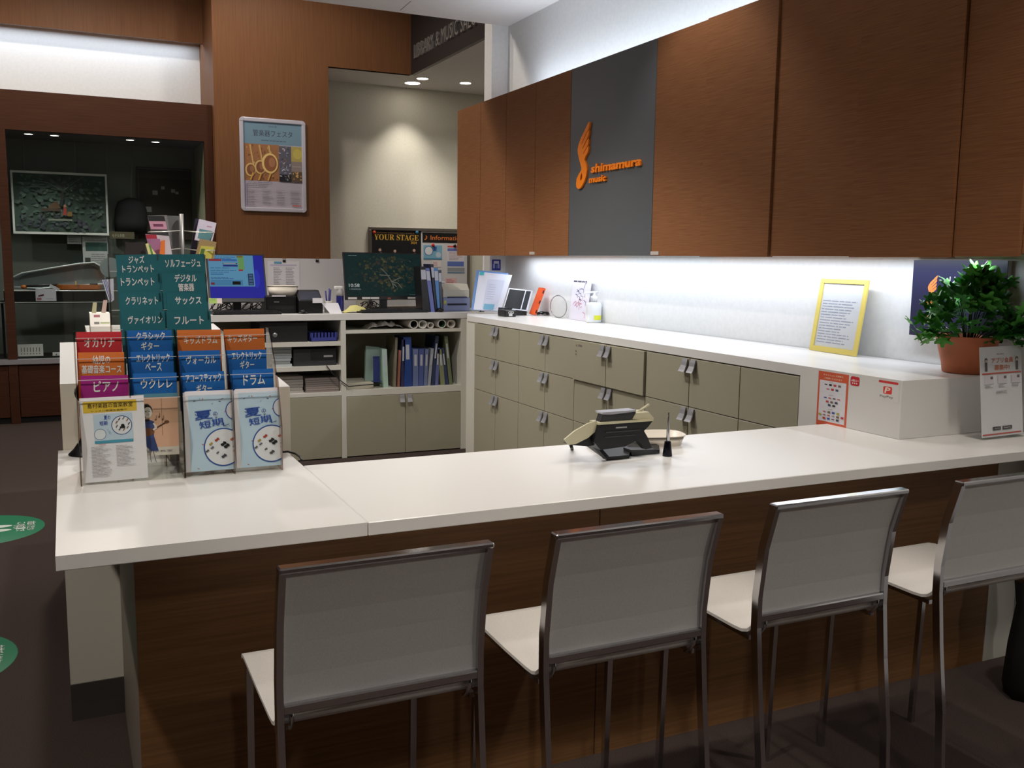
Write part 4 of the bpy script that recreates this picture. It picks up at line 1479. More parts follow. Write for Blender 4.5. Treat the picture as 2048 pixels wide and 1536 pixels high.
r, o, U, V, w, h, N, base = monitor('monitor showing a blue till screen, behind the teal brochures', (406, 507), (524, 510), (419, 604), 7.48, math.radians(20), 0.42, .012, scr_pos, 474, bot=.03)
p = Print(o + N * .0005, U, V, base)
p.rect(-.002, -.012, .055, .032, (176, 206, 110)); p.rect(.055, -.012, .092, .034, (226, 210, 206))
p.lines(.002, -.006, .05, .026, 3, (120, 160, 70))
p.build('sticky_note', r)


def scr_lock(p, w, h):
    p.clip = (0, 0, w, h)
    p.rect(0, 0, w, h, (14, 42, 42))
    r = random.Random(8)
    for i in range(620):
        u, v = r.uniform(.02, .98), r.uniform(.02, .98)
        e = ((u - .56) / .40) ** 2 + ((v - .55) / .42) ** 2
        if e < r.uniform(.7, 1.15):
            c = r.choice([(52, 56, 44), (62, 62, 46), (44, 52, 46), (56, 50, 42), (36, 44, 42), (70, 68, 46), (48, 58, 48), (84, 80, 48)])
        else:
            c = r.choice([(12, 44, 42), (16, 52, 46), (10, 34, 38), (14, 42, 38)])
        rr = r.uniform(.008, .026)
        p.k = 1 + i % 7
        n_ = r.randrange(5, 8)
        p.poly([((u + rr * r.uniform(.5, 1.2) * math.cos(2 * PI * k / n_)) * w, (v + 1.5 * rr * r.uniform(.5, 1.2) * math.sin(2 * PI * k / n_)) * h) for k in range(n_)], c)
    p.k = 9
    for pts in (((.62, .18), (.60, .32), (.58, .40), (.52, .56), (.46, .66)), ((.60, .34), (.68, .30), (.73, .18)), ((.60, .3), (.66, .22)), ((.58, .48), (.44, .50)), ((.60, .34), (.72, .44))):
        p.line([(a * w, b_ * h) for a, b_ in pts], .006, (112, 110, 100))
    p.text('10:58', w * .105, h * .25, h * .075, (226, 230, 230), w=w * .135)
    p.text('11月20日(水)', w * .115, h * .16, h * .04, (176, 184, 184), w=w * .145)
    p.lines(w * .05, h * .93, w * .2, h * .96, 1, (120, 150, 146))
    p.rect(w * .82, h * .02, w * .97, h * .03, (90, 98, 96))


r, o, U, V, w, h, N, base = monitor('monitor with a dark forest lock screen showing the time, in front of the notice board', (684, 504), (841.5, 505.5), (691.5, 599.5), 7.57, math.radians(11), 0.6, .009, scr_lock, 767, bot=.03)
p = Print(o + N * .0005, U, V, base)
for u0, u1 in ((.03, .14), (.205, .31), (.315, .42), (.79, .985)):
    p.rect(w * u0, .004, w * u1, .020, (212, 210, 208))
p.rect(w * .53, .006, w * .57, .016, (170, 90, 60))
p.build('label_strip', r)


def keyboard(label, l, r_, y, Y):
    a, c = at(l, y, Z=ZB + .02), at(r_, y, Z=ZB + .02)
    a.y = c.y = Y
    w = at(r_, y, Y=Y).x - at(l, y, Y=Y).x
    x0 = at(l, y, Y=Y).x
    base = Vector((x0 + w / 2, Y, ZB))
    t = thing('keyboard', label, 'keyboard', base, group='black keyboards on the back worktop')
    m = MB(base)
    m.prism([(Y - .065, ZB + .001), (Y + .085, ZB + .001), (Y + .085, ZB + .026), (Y - .065, ZB + .014)], w, mat((24, 24, 26), .5), ((x0, 0, 0), (0, 1, 0), (0, 0, 1)), .002)
    m.build('case', t)
    m = MB(base)
    nk = 18
    for i in range(nk):
        for j in range(5):
            kx = x0 + .012 + (w - .024) * i / nk
            ky = Y - .052 + j * .026
            kz = ZB + .0145 + (ky - (Y - .065)) * .08
            m.box(kx, kx + (w - .024) / nk * .86, ky, ky + .021, kz - .002, kz + .006, mat((34, 34, 37), .45))
    m.build('keys', t, kind='stuff')
    return t


keyboard('black keyboard under the blue till screen', 424, 560, 626, 7.37)
keyboard('black keyboard under the dark forest lock screen', 719, 851, 622, 7.37)


def mouse(label, x, y):
    q = at(x, y, Z=ZB)
    q.y = max(q.y, YB + .045)
    q = Vector((at(x, y, Y=q.y).x, q.y, ZB))
    t = thing('computer_mouse', label, 'mouse', q, group='black mice on the back worktop')
    m = MB(q); m.ball(q + Vector((0, 0, .017)), .033, mat((18, 18, 20), .25), 8, (.98, 1.4, .55)); m.build('body', t)
    m = MB(q); m.box(q.x - .004, q.x + .004, q.y - .030, q.y - .015, ZB + .028, ZB + .036, mat((60, 60, 62), .3)); m.build('wheel', t)


mouse('black mouse in front of the black till boxes', 606, 628)
mouse('black mouse beside the row of files', 880, 625)

# receipt printer, customer box, tray on top
q0, q1 = at(536, 625, Z=ZB), at(593, 625, Z=ZB)
yb_ = 7.42


def xat(x, y, Y):
    return at(x, y, Y=Y).x


def zat(x, y, Y):
    return at(x, y, Y=Y).z


x0, x1 = xat(532, 600, yb_), xat(594, 600, yb_)
z1 = zat(560, 592, yb_)
t = thing('receipt_printer', 'square black receipt printer under the white oval tray', 'printer', ((x0 + x1) / 2, yb_, ZB))
o = t.location.copy()
m = MB(o); m.box(x0, x1, yb_, yb_ + .2, ZB + .001, z1, BLACK, .008); m.build('housing', t)
m = MB(o); m.box(x0 + .02, x1 - .02, yb_ - .002, yb_ + .002, ZB + .03, ZB + .06, BLACKM); m.build('cash_slot', t)
m = MB(o); m.box(x0 + .06, x0 + .10, yb_ - .003, yb_ + .001, z1 - .05, z1 - .042, mat((120, 120, 120), .4)); m.build('badge', t)
m = MB(o); m.box(x0 + .045, x0 + .15, yb_ - .012, yb_ + .004, z1 - .004, z1 + .004, PAPER); m.build('receipt_paper', t)
q = at(564, 578, Y=yb_ + .1)
tray('oval_tray', 'off-white oval tray resting on the square black receipt printer', (q.x + .005, yb_ + .10, z1), .118, .085, zat(564, 571, yb_ + .1) - z1 if zat(564, 571, yb_ + .1) - z1 > .03 else .04, mat((226, 218, 204), .4), 0, pw=2.6, low=.86)
x0, x1 = xat(596, 600, 7.40), xat(644, 600, 7.40)
t = thing('card_reader_box', 'black slanted till terminal beside the receipt printer', 'terminal', ((x0 + x1) / 2, 7.40, ZB))
o = t.location.copy()
zt1, zt2 = zat(600, 580, 7.5), zat(630, 597, 7.36)
m = MB(o); m.prism([(7.37, ZB + .001), (7.58, ZB + .001), (7.58, zt1), (7.50, zt1), (7.37, zt2 - .02)], x1 - x0, BLACK, ((x0, 0, 0), (0, 1, 0), (0, 0, 1)), .006); m.build('housing', t)
m = MB(o)
sl = Vector((0, .13, zt1 - zt2 + .02)).normalized()
m.prism([(.012, .012), (x1 - x0 - .012, .012), (x1 - x0 - .012, .13), (.012, .13)], .003, mat((60, 62, 76), .2), ((x0, 7.37, zt2 - .02), (1, 0, 0), sl)); m.build('screen', t)
m = MB(o); m.box(x1 - .03, x1 - .012, 7.366, 7.37, ZB + .09, ZB + .10, PAPER); m.build('badge', t)

# cables under the screens
rc = random.Random(9)
for k, (xa_, xb_, yy, lb) in enumerate(((424, 470, 612, 'tangle of black cables under the blue till screen'), (488, 534, 610, 'tangle of black cables beside the receipt printer'), (722, 760, 612, 'looped black cables under the lock screen'))):
    q = Vector((xat((xa_ + xb_) / 2, yy, 7.62), 7.62, ZB))
    m = MB(q)
    hw = (xat(xb_, yy, 7.62) - xat(xa_, yy, 7.62)) / 2
    for i in range(4):
        ph = rc.uniform(0, 6)
        pts = []
        for j in range(15):
            s = j / 14
            pts.append((q.x - hw + 2 * hw * s + .025 * math.sin(ph + s * 11), 7.62 + .05 * math.cos(ph * 2 + s * 9), ZB + .02 + .030 * (1 + math.sin(ph + s * (8 + i * 2)))))
        m.tube(pts, .004, BLACKM, 5)
    one('cable_bundle', lb, 'cable', m, 'black cables on the back worktop')

# price card holder, pens, bottles, gloves
q = Vector((xat(663, 605, 7.36), 7.36, ZB))
m = MB(q)
m.prism([(xat(660, 629, 7.34), 0.0), (xat(684, 629, 7.34), 0.0), (xat(678, 606, 7.34), .085), (xat(645, 606, 7.34), .085)], -.002, PAPER, ((0, 7.34, ZB + .001), (1, 0, 0), (0, .35, .94)))
one('memo_sheet', 'white memo sheet propped at the edge beside the till terminal', 'paper', m)
m = MB((xat(634, 598, 7.352), 7.352, ZB + .05))
m.box(xat(625, 598, 7.352), xat(645, 598, 7.352), 7.348, 7.35, zat(630, 606, 7.35), zat(630, 596, 7.35), PAPER)
one('price_tag', 'small white tag on the corner of the slanted black terminal', 'tag', m)
q = Vector((xat(657, 600, 7.55), 7.55, ZB))
t = thing('pen_cup', 'dark blue pens standing in a cup in front of the pale board', 'cup', q)
m = MB(q); m.lathe([(.035, .001), (.038, .09), (.035, .09), (.033, .006), (.001, .006)], q, mat((186, 184, 176), .4), 16); m.build('cup', t)
for i, (dx, dy, c) in enumerate(((-.012, 0, (40, 40, 130)), (.012, .01, (36, 36, 110)), (0, -.012, (60, 60, 140)))):
    m = MB(q); m.tube([q + Vector((dx * .5, dy, .01)), q + Vector((dx * 2, dy * 2, .17 + .01 * i))], .006, mat(c, .35), 8); m.build('pen', t)
for x, lb in ((680, 'dark blue bottle with a white spray head left of the lock screen'),):
    q = Vector((xat(x, 600, 7.62), 7.62, ZB))
    t = thing('spray_bottle', lb, 'bottle', q)
    zt_ = zat(678, 572, 7.62) - ZB
    m = MB(q); m.lathe([(.030, .001), (.031, .01), (.031, zt_ * .62), (.02, zt_ * .74)], q, mat((32, 34, 110), .3), 18); m.build('bottle_body', t)
    m = MB(q); m.lathe([(.0315, zt_ * .62), (.029, zt_ * .78), (.018, zt_ * .86), (.012, zt_ * .9)], q, mat((176, 172, 176), .4), 18); m.build('shoulder', t)
    m = MB(q); m.box(q.x - .045, q.x + .022, q.y - .012, q.y + .012, ZB + zt_ * .88, ZB + zt_, mat((236, 236, 236), .4), .004); m.build('spray_head', t)
q = Vector((xat(707, 615, 7.42), 7.42, ZB))
m = MB(q)
zz = 0.0
pts = [(xat(685, 624, 7.42), .004), (xat(692, 622, 7.42), .02), (xat(700, 612, 7.42), .055), (xat(712, 610, 7.42), .06), (xat(728, 616, 7.42), .04), (xat(734, 622, 7.42), .012)]
m.grid([[(x, 7.40 + dy, ZB + .002 + z * k) for x, z in pts] for dy, k in ((-.03, .2), (-.01, .8), (.02, 1), (.06, .7), (.09, .1))], mat((206, 200, 130), .8), True)
one('cleaning_cloth', 'crumpled pale yellow cloth at the foot of the lock screen', 'cloth', m)

# clips and note on the partition board
YPB = YBB
for x, lb in ((568, 'small copper and black clip above the pinned plan on the pale board'), (634, 'small copper and black clip at the bare end of the pale board')):
    q = at(x, 519, Y=YPB)
    t = thing('paper_clip', lb, 'clip', q)
    m = MB(q); m.box(q.x - .012, q.x + .012, YPB - .012, YPB - .001, q.z - .022, q.z - .003, BLACK, .002); m.build('jaw', t)
    m = MB(q); m.tube([(q.x - .008, YPB - .006, q.z - .002), (q.x - .009, YPB - .004, q.z + .02), (q.x + .009, YPB - .004, q.z + .02), (q.x + .008, YPB - .006, q.z - .002)], .0018, mat((176, 110, 60), .3, .8), 6); m.build('wire', t)
a, c, d = at(535, 522, Y=YPB - .003), at(599, 522, Y=YPB - .003), at(535, 568, Y=YPB - .003)
q = Vector((a.x, YPB - .002, d.z - .06))
m = MB(q); m.box(a.x, c.x, YPB - .003, YPB - .001, d.z - .06, a.z, mat((222, 219, 224), .6))
nt = one('pinned_plan', 'printed plan sheet pinned to the pale board behind the tray', 'paper', m)
p = Print((a.x, YPB - .003, d.z - .06), base=q)
w, h = c.x - a.x, a.z - d.z + .06
p.rect(w * .20, h * .91, w * .44, h * .985, (96, 156, 190)); p.rect(w * .08, h * .84, w * .9, h * .895, (196, 188, 214))
p.lines(w * .18, h * .05, w * .46, h * .8, 14, (150, 146, 156), .4, rn); p.lines(w * .56, h * .05, w * .88, h * .8, 14, (150, 146, 156), .4, rn)
p.build('print', nt)

# row of files beside the lock screen
G3 = 'files standing on the back worktop'
for k, (xb0, xb1, xt0, xt1, ytop, col, lb) in enumerate(((846, 860, 840, 851, 533, (22, 22, 26), 'black file next to the lock screen'), (862, 870, 850, 859, 536, (108, 120, 186), 'lilac file between the two dark files'),
                                                   (871, 876, 860, 867, 528, (30, 30, 52), 'dark navy file in the middle of the row'), (874, 882, 867, 876, 536, (86, 140, 204), 'light blue file at the outer end of the row'),
                                                   (880, 885, 876, 883, 540, (70, 78, 96), 'slim grey file beyond the light blue file'))):
    Yf_ = 7.35
    B0, B1 = xat(xb0, 625, Yf_), xat(xb1, 625, Yf_)
    T0, T1 = xat(xt0, ytop, Yf_), xat(xt1, ytop, Yf_)
    zt_ = zat(xt0, ytop, Yf_)
    t = thing('file_binder', lb, 'file', ((B0 + B1) / 2, Yf_, ZB), group=G3)
    o = t.location.copy()
    m = MB(o); m.prism([(B0 + .001, ZB + .001), (B1 - .001, ZB + .001), (T1 - .001, zt_), (T0 + .001, zt_)], -.17, mat(col, .4), ((0, Yf_, 0), (1, 0, 0), (0, 0, 1)), .002); m.build('cover', t)
    m = MB(o)
    U = Vector((T0 - B0, 0, zt_ - ZB)).normalized()
    m.prism([((B0 * .3 + T0 * .7) + .004, ZB + (zt_ - ZB) * .72), ((B1 * .3 + T1 * .7) - .004, ZB + (zt_ - ZB) * .72), ((B1 * .1 + T1 * .9) - .004, ZB + (zt_ - ZB) * .93), ((B0 * .1 + T0 * .9) + .004, ZB + (zt_ - ZB) * .93)],
            .001, mat((200, 204, 220), .5), ((0, Yf_ - .0005, 0), (1, 0, 0), (0, 0, 1))); m.build('spine_label', t)
q = Vector((xat(843, 527, 7.41), 7.41, zat(843, 535, 7.41)))
# label printer
x0, x1 = xat(886, 600, 7.45), xat(940, 600, 7.45)
zt_ = zat(910, 573, 7.45)
t = thing('label_printer', 'white and pale blue label printer beside the files', 'printer', ((x0 + x1) / 2, 7.45, ZB))
o = t.location.copy()
zm = ZB + (zt_ - ZB) * .56
m = MB(o); m.box(x0, x1, 7.45, 7.68, ZB + .001, zm, mat((150, 162, 204), .4), .004); m.build('lower_case', t)
m = MB(o); m.prism([(7.455, zm + .001), (7.68, zm + .001), (7.68, zt_ + .02), (7.50, zt_ + .02), (7.455, zt_ - .03)], x1 - x0 - .006, mat((222, 220, 206), .4), ((x0 + .003, 0, 0), (0, 1, 0), (0, 0, 1)), .006); m.build('upper_case', t)
m = MB(o); m.box(x0 + .04, x1 - .03, 7.447, 7.452, zm - .004, zm + .006, mat((60, 66, 96), .5)); m.build('label_slot', t)
m = MB(o); m.box(x0 + .04, x1 - .03, 7.447, 7.452, ZB + .05, ZB + .066, mat((40, 44, 66), .5)); m.build('tear_bar', t)
m = MB(o); m.box(x0 + .005, x0 + .03, 7.447, 7.452, ZB + .06, ZB + .09, mat((206, 206, 110), .5)); m.build('sticker_mark', t)
m = MB((x0 + .03, 7.53, zt_ + .02)); m.ball((x0 + .035, 7.56, zt_ + .031), .022, PAPER, 6, (1.5, 1, .5)); one('tissue', 'crumpled white tissue on top of the label printer', 'tissue', m)

# ================================================================== things on the side worktop
def yatX(x, y, X):
    return at(x, y, X=X).y


# blue clipboard with papers leaning in the corner against the wall
cq = [at(942, 620, Y=7.06), at(1001, 623, Y=6.98), at(1026, 546, Y=7.02), at(953, 540, Y=7.14)]
U = (cq[1] - cq[0]).normalized()
V = cq[3] - cq[0]; V = (V - U * V.dot(U)).normalized(); N = U.cross(V)
t = thing('clipboard', 'blue clear-file clipboard with white sheets leaning in the corner', 'clipboard', (cq[0].x, cq[0].y, ZB))
o = t.location.copy()
oz = Vector((cq[0].x, cq[0].y, max(ZB + .003, cq[0].z)))
f2 = [((p_ - cq[0]).dot(U), (p_ - cq[0]).dot(V)) for p_ in cq]


def quad2(u0, v0, u1, v1):
    def f(u, v):
        b_ = (f2[0][0] * (1 - u) + f2[1][0] * u, f2[0][1] * (1 - u) + f2[1][1] * u)
        t_ = (f2[3][0] * (1 - u) + f2[2][0] * u, f2[3][1] * (1 - u) + f2[2][1] * u)
        return (b_[0] * (1 - v) + t_[0] * v, b_[1] * (1 - v) + t_[1] * v)
    return [f(u0, v0), f(u1, v0), f(u1, v1), f(u0, v1)]


m = MB(o); m.prism(quad2(0, 0, .88, 1), -.006, mat((112, 152, 212), .35), (oz, U, V), .002); m.build('board', t)
m = MB(o); m.prism(quad2(.08, .01, 1, .96), .002, mat((222, 226, 240), .6), (oz + N * .001, U, V)); m.build('sheet', t)
m = MB(o); m.prism(quad2(.36, .06, .84, .80), .001, mat((206, 211, 232), .6), (oz + N * .0035, U, V)); m.build('sheet', t)
p = Print(oz + N * .005, U, V, o)
p.poly(quad2(.40, .03, .74, .17), (116, 176, 208)); p.poly(quad2(.10, .88, .22, .96), (70, 190, 200))
for i in range(7):
    p.poly(quad2(.42, .3 + .06 * i, .62 + .02 * (i % 3), .31 + .06 * i), (186, 188, 206))
p.build('print', t)
q = at(961, 624, Z=ZB)
m = MB(q); m.box(q.x - .012, q.x + .03, q.y - .012, q.y + .012, ZB + .001, ZB + .006, BLACK); m.tube([(q.x, q.y, ZB + .004), (q.x + .002, q.y, at(961, 588, Y=q.y).z), (q.x + .014, q.y, at(961, 587, Y=q.y).z)], .004, BLACK, 6)
one('card_stand', 'thin black upright card stand in front of the clipboard', 'stand', m)

# tablet / picture viewer propped up
Yt = 6.76
ptA = at(1007, 617, Y=Yt)
t = thing('tablet', 'silver-edged dark tablet propped up on the side worktop', 'tablet', (ptA.x, ptA.y, ZB))
o = t.location.copy()
q4 = [at(1007, 617, Y=Yt), at(1054, 622, Y=Yt - .03), at(1073, 577, Y=Yt + .0), at(1018, 576, Y=Yt + .04)]
U = (q4[1] - q4[0]).normalized()
V = (q4[3] - q4[0]); sV = V.dot(U); V = V - U * sV; hT = V.length; V.normalize(); wT = (q4[1] - q4[0]).length
N = U.cross(V)
oo = q4[0]
wt2 = wT * 1.02
m = MB(o); m.prism([(0, 0), (wt2, 0), (wt2 + sV, hT), (sV, hT)], -.012, ALU, (oo, U, V), .002); m.build('housing', t)
m = MB(o); m.prism([(.006, .008), (wt2 * .70, .008), (wt2 * .70 + sV * .92, hT - .008), (sV + .006, hT - .008)], .0015, mat((20, 20, 22), .35, spec=.25), (oo + N * .0002, U, V)); m.build('screen', t)
m = MB(o); m.prism([(wt2 * .74, .008), (wt2 - .012, .008), (wt2 - .012 + sV * .92, hT - .008), (wt2 * .74 + sV * .92, hT - .008)], .0015, mat((36, 38, 46), .35, spec=.25), (oo + N * .0002, U, V)); m.build('side_screen', t)
m = MB(o); m.box(oo.x + .0, oo.x + wt2, oo.y - .01, oo.y + .10, ZB + .001, oo.z + .004, BLACK); m.build('cradle', t)
# router
q0, q1 = at(1010, 634, Z=ZB), at(1050, 636, Z=ZB)
t = thing('network_box', 'small black box with white symbols in front of the tablet', 'box', q0)
wq = q1.x - q0.x
zr = at(1030, 620, Y=q0.y).z
m = MB(q0); m.box(q0.x, q0.x + wq, q0.y, q0.y + .14, ZB + .001, zr, BLACK, .006); m.build('housing', t)
p = Print((q0.x, q0.y - .0005, ZB), base=q0)
for u in (.38, .52, .66):
    p.disc(wq * u, (zr - ZB) * .62, .010, (210, 210, 206), 12); p.disc(wq * u, (zr - ZB) * .62, .006, (30, 30, 30), 12)
p.rect(wq * .34, .006, wq * .64, .022, (206, 206, 202))
p.build('print', t)
# orange case leaning
q = at(1070, 632, Z=ZB)
tp = at(1087, 579, Y=q.y + .02)
d_ = (tp - q).normalized()
t = thing('phone_case', 'slim bright orange phone case standing on its edge', 'phone case', q)
U = Vector((d_.x, 0, d_.z)); L = (tp - q).length
Wd = Vector((U.z, 0, -U.x))
m = MB(q); m.prism([(0, -.011), (L, -.011), (L, .011), (0, .011)], -.09, mat((226, 88, 34), .4), (q + Vector((0, 0, .010)), U, -Wd), .004); m.build('shell', t)
for s in (.12, .48, .86):
    m = MB(q); m.box(-.012, .012, -.004, .004, -.002, .003, BLACK, M=Matrix.Translation(q + Vector((0, -.001, .010)) + U * L * s) @ Matrix((U, Wd, Vector((0, -1, 0)))).transposed().to_4x4()); m.build('button', t)
m = MB(q + Vector((.06, .02, 0)))
rc2 = random.Random(3)
for i in range(4):
    ph = rc2.uniform(0, 6)
    m.tube([(q.x + .02 + .16 * s / 12 + .02 * math.sin(ph + s), q.y + .05 + .06 * math.cos(ph + s * .8), ZB + .006 + .022 * abs(math.sin(ph * 2 + s * .6))) for s in range(13)], .004, BLACKM, 5)
one('cable_bundle', 'black charger cables coiled beside the orange phone case', 'cable', m)
# cream power adapter strip behind
q = at(1091, 624, Z=ZB); q.y += .05
m = MB(q); m.box(q.x - .03, q.x + .03, q.y, q.y + .03, ZB + .001, at(1091, 588, Y=q.y).z, mat((206, 200, 160), .5), .004)
one('cream_box', 'narrow cream box standing behind the orange phone case', 'box', m)
# oval clear plate
q = at(1117, 636, Z=ZB)
t = thing('oval_plate', 'clear oval plate standing on edge beside the cables', 'plate', q)
XO = 3.40
e0, e1 = at(1101, 620, X=XO), at(1134, 620, X=XO)
q.x, q.y = XO, (e0.y + e1.y) / 2
t.location = q
RX = abs(e0.y - e1.y) / 2
hz = at(1117, 592, X=XO).z - ZB
ov = [(math.cos(k * PI / 16) * RX, ZB + .004 + hz / 2 + math.sin(k * PI / 16) * hz / 2) for k in range(32)]
m = MB(q); m.prism([(u, v) for u, v in ov], .004, clear('thin_clear_plate', (250, 250, 250), .15), ((XO, q.y, 0), (0, -1, 0), (0, 0, 1))); m.build('plate', t)
m = MB(q); m.tube([(XO - .002, q.y - u, v) for u, v in ov + ov[:1]], .0035, mat((150, 148, 150), .25, .5), 6); m.build('rim', t)
m = MB(q); m.box(XO - .03, XO + .03, q.y - .06, q.y + .05, ZB + .0005, ZB + .005, ACRYL); m.build('foot', t)
# signature card
q0, q1 = at(1137, 638, X=3.405), at(1172, 643, X=3.395)
q0.z = q1.z = ZB
tt = at(1147, 558, X=3.45)
U = (q1 - q0); wS = U.length; U.normalize()
V = tt - q0; V = V - U * V.dot(U); hS = V.length; V.normalize(); N = U.cross(V)
t = thing('signature_board', 'white signed autograph board leaning on the lit wall', 'board', q0)
oo = q0 + Vector((0, 0, .002))
sk_ = (tt - q0).dot(U) * .6
m = MB(q0); m.prism([(0, 0), (wS, 0), (wS + sk_, hS), (sk_, hS)], -.004, mat((226, 222, 234), .5), (oo, U, V)); m.build('board', t)
p = Print(oo, U, V, q0)
rs_ = random.Random(12)
p.lines(sk_ + wS * .02, hS * .9, wS + sk_, hS * .98, 1, (70, 66, 80), .5, rs_)
for i in range(22):
    u, v = rs_.uniform(.15, .85), rs_.uniform(.2, .8)
    a_ = rs_.uniform(-.4, 1.4)
    L = rs_.uniform(.05, .16) * wS
    c = (70, 60, 110) if v > .5 else (190, 90, 120)
    u0 = wS * u + sk_ * v
    p.line([(u0, hS * v), (u0 + L * math.cos(a_), hS * v + L * math.sin(a_)), (u0 + L * 1.4 * math.cos(a_ - .5), hS * v + L * 1.4 * math.sin(a_ - .5))], .0035, c)
p.build('signature', t)
# pump bottle
q = at(1187, 645, Z=ZB)
t = thing('pump_bottle', 'white pump bottle with a yellow label under the wall cabinets', 'bottle', q)
rb = (at(1202, 630, Y=q.y).x - at(1173, 630, Y=q.y).x) / 2
hb = at(1187, 604, Y=q.y).z - ZB
WHP = mat((226, 228, 230), .35)
m = MB(q); m.lathe([(rb * .9, .001), (rb, .01), (rb, hb * .88), (rb * .8, hb * .97), (rb * .4, hb), (rb * .38, hb * 1.05)], q, WHP, 24, sy=.75); m.build('bottle_body', t)
m = MB(q); m.lathe([(rb * .42, hb * 1.05), (rb * .42, hb * 1.28), (rb * .16, hb * 1.32), (rb * .16, hb * 1.46)], q, WHP, 16); m.build('cap', t)
m = MB(q); zz = ZB + hb * 1.47; m.tube([(q.x + .03, q.y, zz), (q.x - .02, q.y, zz), (q.x - rb * 1.25, q.y, zz - .004), (q.x - rb * 1.32, q.y, zz - .035)], .007, WHP, 8); m.build('pump_head', t)
m = MB(q); m.grid([[(q.x + math.sin(s) * rb * 1.01, q.y - math.cos(s) * rb * .76, ZB + z) for s in [x * .12 for x in range(-3, 8)]] for z in (hb * .14, hb * .36)], mat((222, 226, 60), .5), True); m.build('label', t)
# blue sticker on the wall
s0, s1 = at(984, 519, Y=7.506), at(1001, 541, Y=7.506)
q = Vector((s0.x, 7.505, s1.z))
m = MB(q); m.box(s0.x, s1.x, 7.5045, 7.5075, s1.z, s0.z, mat((34, 44, 150), .5))
sk = one('blue_notice', 'small dark blue notice on the wall above the clipboard', 'notice', m)
p = Print((s0.x, 7.5045, s1.z), base=q)
wS, hS = s1.x - s0.x, s0.z - s1.z
p.rect(wS * .2, hS * .62, wS * .8, hS * .86, (206, 210, 230)); p.rect(wS * .12, hS * .2, wS * .34, hS * .6, (150, 158, 206)); p.rect(wS * .64, hS * .2, wS * .86, hS * .6, (150, 158, 206)); p.rect(wS * .44, hS * .2, wS * .56, hS * .5, (110, 120, 190))
p.build('print', sk)

# ================================================================== shelf contents
YS = YB + .03
def sx(x, y=700, Y=YS):
    return at(x, y, Y=Y).x


def sz(x, y, Y=YS):
    return at(x, y, Y=Y).z


zA = z_sh1 + .0175
zB2 = z_sh2 + .0175
zC2 = z_bot_l + .0005
t = thing('desktop_computer', 'wide black computer case with a round silver badge on the upper shelf', 'computer', (sx(575), YS, zA))
o = t.location.copy()
m = MB(o); m.box(sx(520, 670), sx(616, 670), YS + .01, YS + .4, zA, sz(575, 645), mat((22, 21, 22), .5), .004); m.build('housing', t)
pb = at(550, 670, Y=YS + .01)
m = MB(o); m.lathe([(.0001, .003), (.016, .003), (.018, 0)], (0, 0, 0), mat((150, 150, 152), .3, .7), 18)
for v_ in m.bm.verts:
    x_, y_, z_ = v_.co + m.o
    v_.co = Vector((pb.x + x_, YS + .0098 - z_, pb.z + y_)) - o
m.build('badge', t)
t = thing('blue_crate', 'small dark blue slotted crate on the upper shelf', 'crate', (sx(650), YS, zA))
o = t.location.copy()
x0, x1 = sx(621, 680), sx(675, 680)
zt_ = sz(650, 665)
m = MB(o)
CR = mat((48, 56, 130), .5)
m.box(x0, x1, YS, YS + .008, zA, zA + (zt_ - zA) * .45, CR); m.box(x0, x1, YS + .2, YS + .208, zA, zt_, CR); m.box(x0, x0 + .006, YS, YS + .2, zA, zt_, CR); m.box(x1 - .006, x1, YS, YS + .2, zA, zt_, CR); m.box(x0, x1, YS, YS + .2, zA, zA + .004, CR)
m.build('body', t)
for i in range(8):
    xx = x0 + (x1 - x0) * (i + .2) / 8
    m = MB(o); m.box(xx, xx + (x1 - x0) / 8 * .6, YS, YS + .006, zA + (zt_ - zA) * .45, zt_, CR); m.build('slat', t)
t = thing('desktop_computer', 'black slim desktop computer beside the papers on the middle shelf', 'computer', (sx(630, 720), YS, zB2))
o = t.location.copy()
x0, x1 = sx(588, 715), sx(674, 715)
zt_ = sz(630, 698)
m = MB(o); m.box(x0, x1, YS + .02, YS + .38, zB2, zt_, mat((48, 48, 50), .4), .003); m.build('housing', t)
m = MB(o); m.box(x0 + (x1 - x0) * .40, x1 - .004, YS + .017, YS + .0195, zB2 + .045, zt_ - .006, mat((28, 28, 30), .4)); m.build('drive_front', t)
m = MB(o); m.box(x0 + (x1 - x0) * .70, x1 - .03, YS + .0155, YS + .017, zB2 + .066, zB2 + .08, mat((170, 168, 170), .4)); m.build('badge', t)


def paper_stack(label, x0, x1, y0, y1, z0, n, th, col, rnd, jit=.006, group='paper stacks on the shelves'):
    q = Vector(((x0 + x1) / 2, y0, z0))
    t = thing('paper_stack', label, 'paper', q, group=group)
    z = z0
    for i in range(n):
        a_ = rnd.uniform(-jit, jit)
        k_ = rnd.uniform(.84, 1.05)
        c_ = tuple(int(v * k_) for v in col)
        c_ = tuple(min(v, 255) for v in c_)
        m = MB(q); m.box(x0 + a_, x1 + a_, y0 + rnd.uniform(0, jit), y1, z + .0003, z + th * .92, mat(c_, .8)); m.build('bundle', t)
        z += th
    return t


rp = random.Random(6)
x0, x1 = sx(543, 725), sx(586, 725)
paper_stack('pile of white papers beside the slim computer on the middle shelf', x0, x1 - .01, YS + .02, YS + .3, zB2, 7, .022, (176, 182, 184), rp, .012)
x0, x1 = sx(560, 770), sx(608, 770)
paper_stack('pile of pale papers on the lowest shelf, partly behind the white cabinet', x0, x1, YS + .03, YS + .3, zC2, 6, .022, (166, 160, 152), rp, .004)
x0, x1 = sx(612, 770), sx(678, 770)
paper_stack('thick even pile of greyish leaflets on the lowest shelf', x0, x1, YS + .01, YS + .3, zC2, 7, (sz(640, 756) - zC2) / 7, (138, 126, 120), rp, .003)

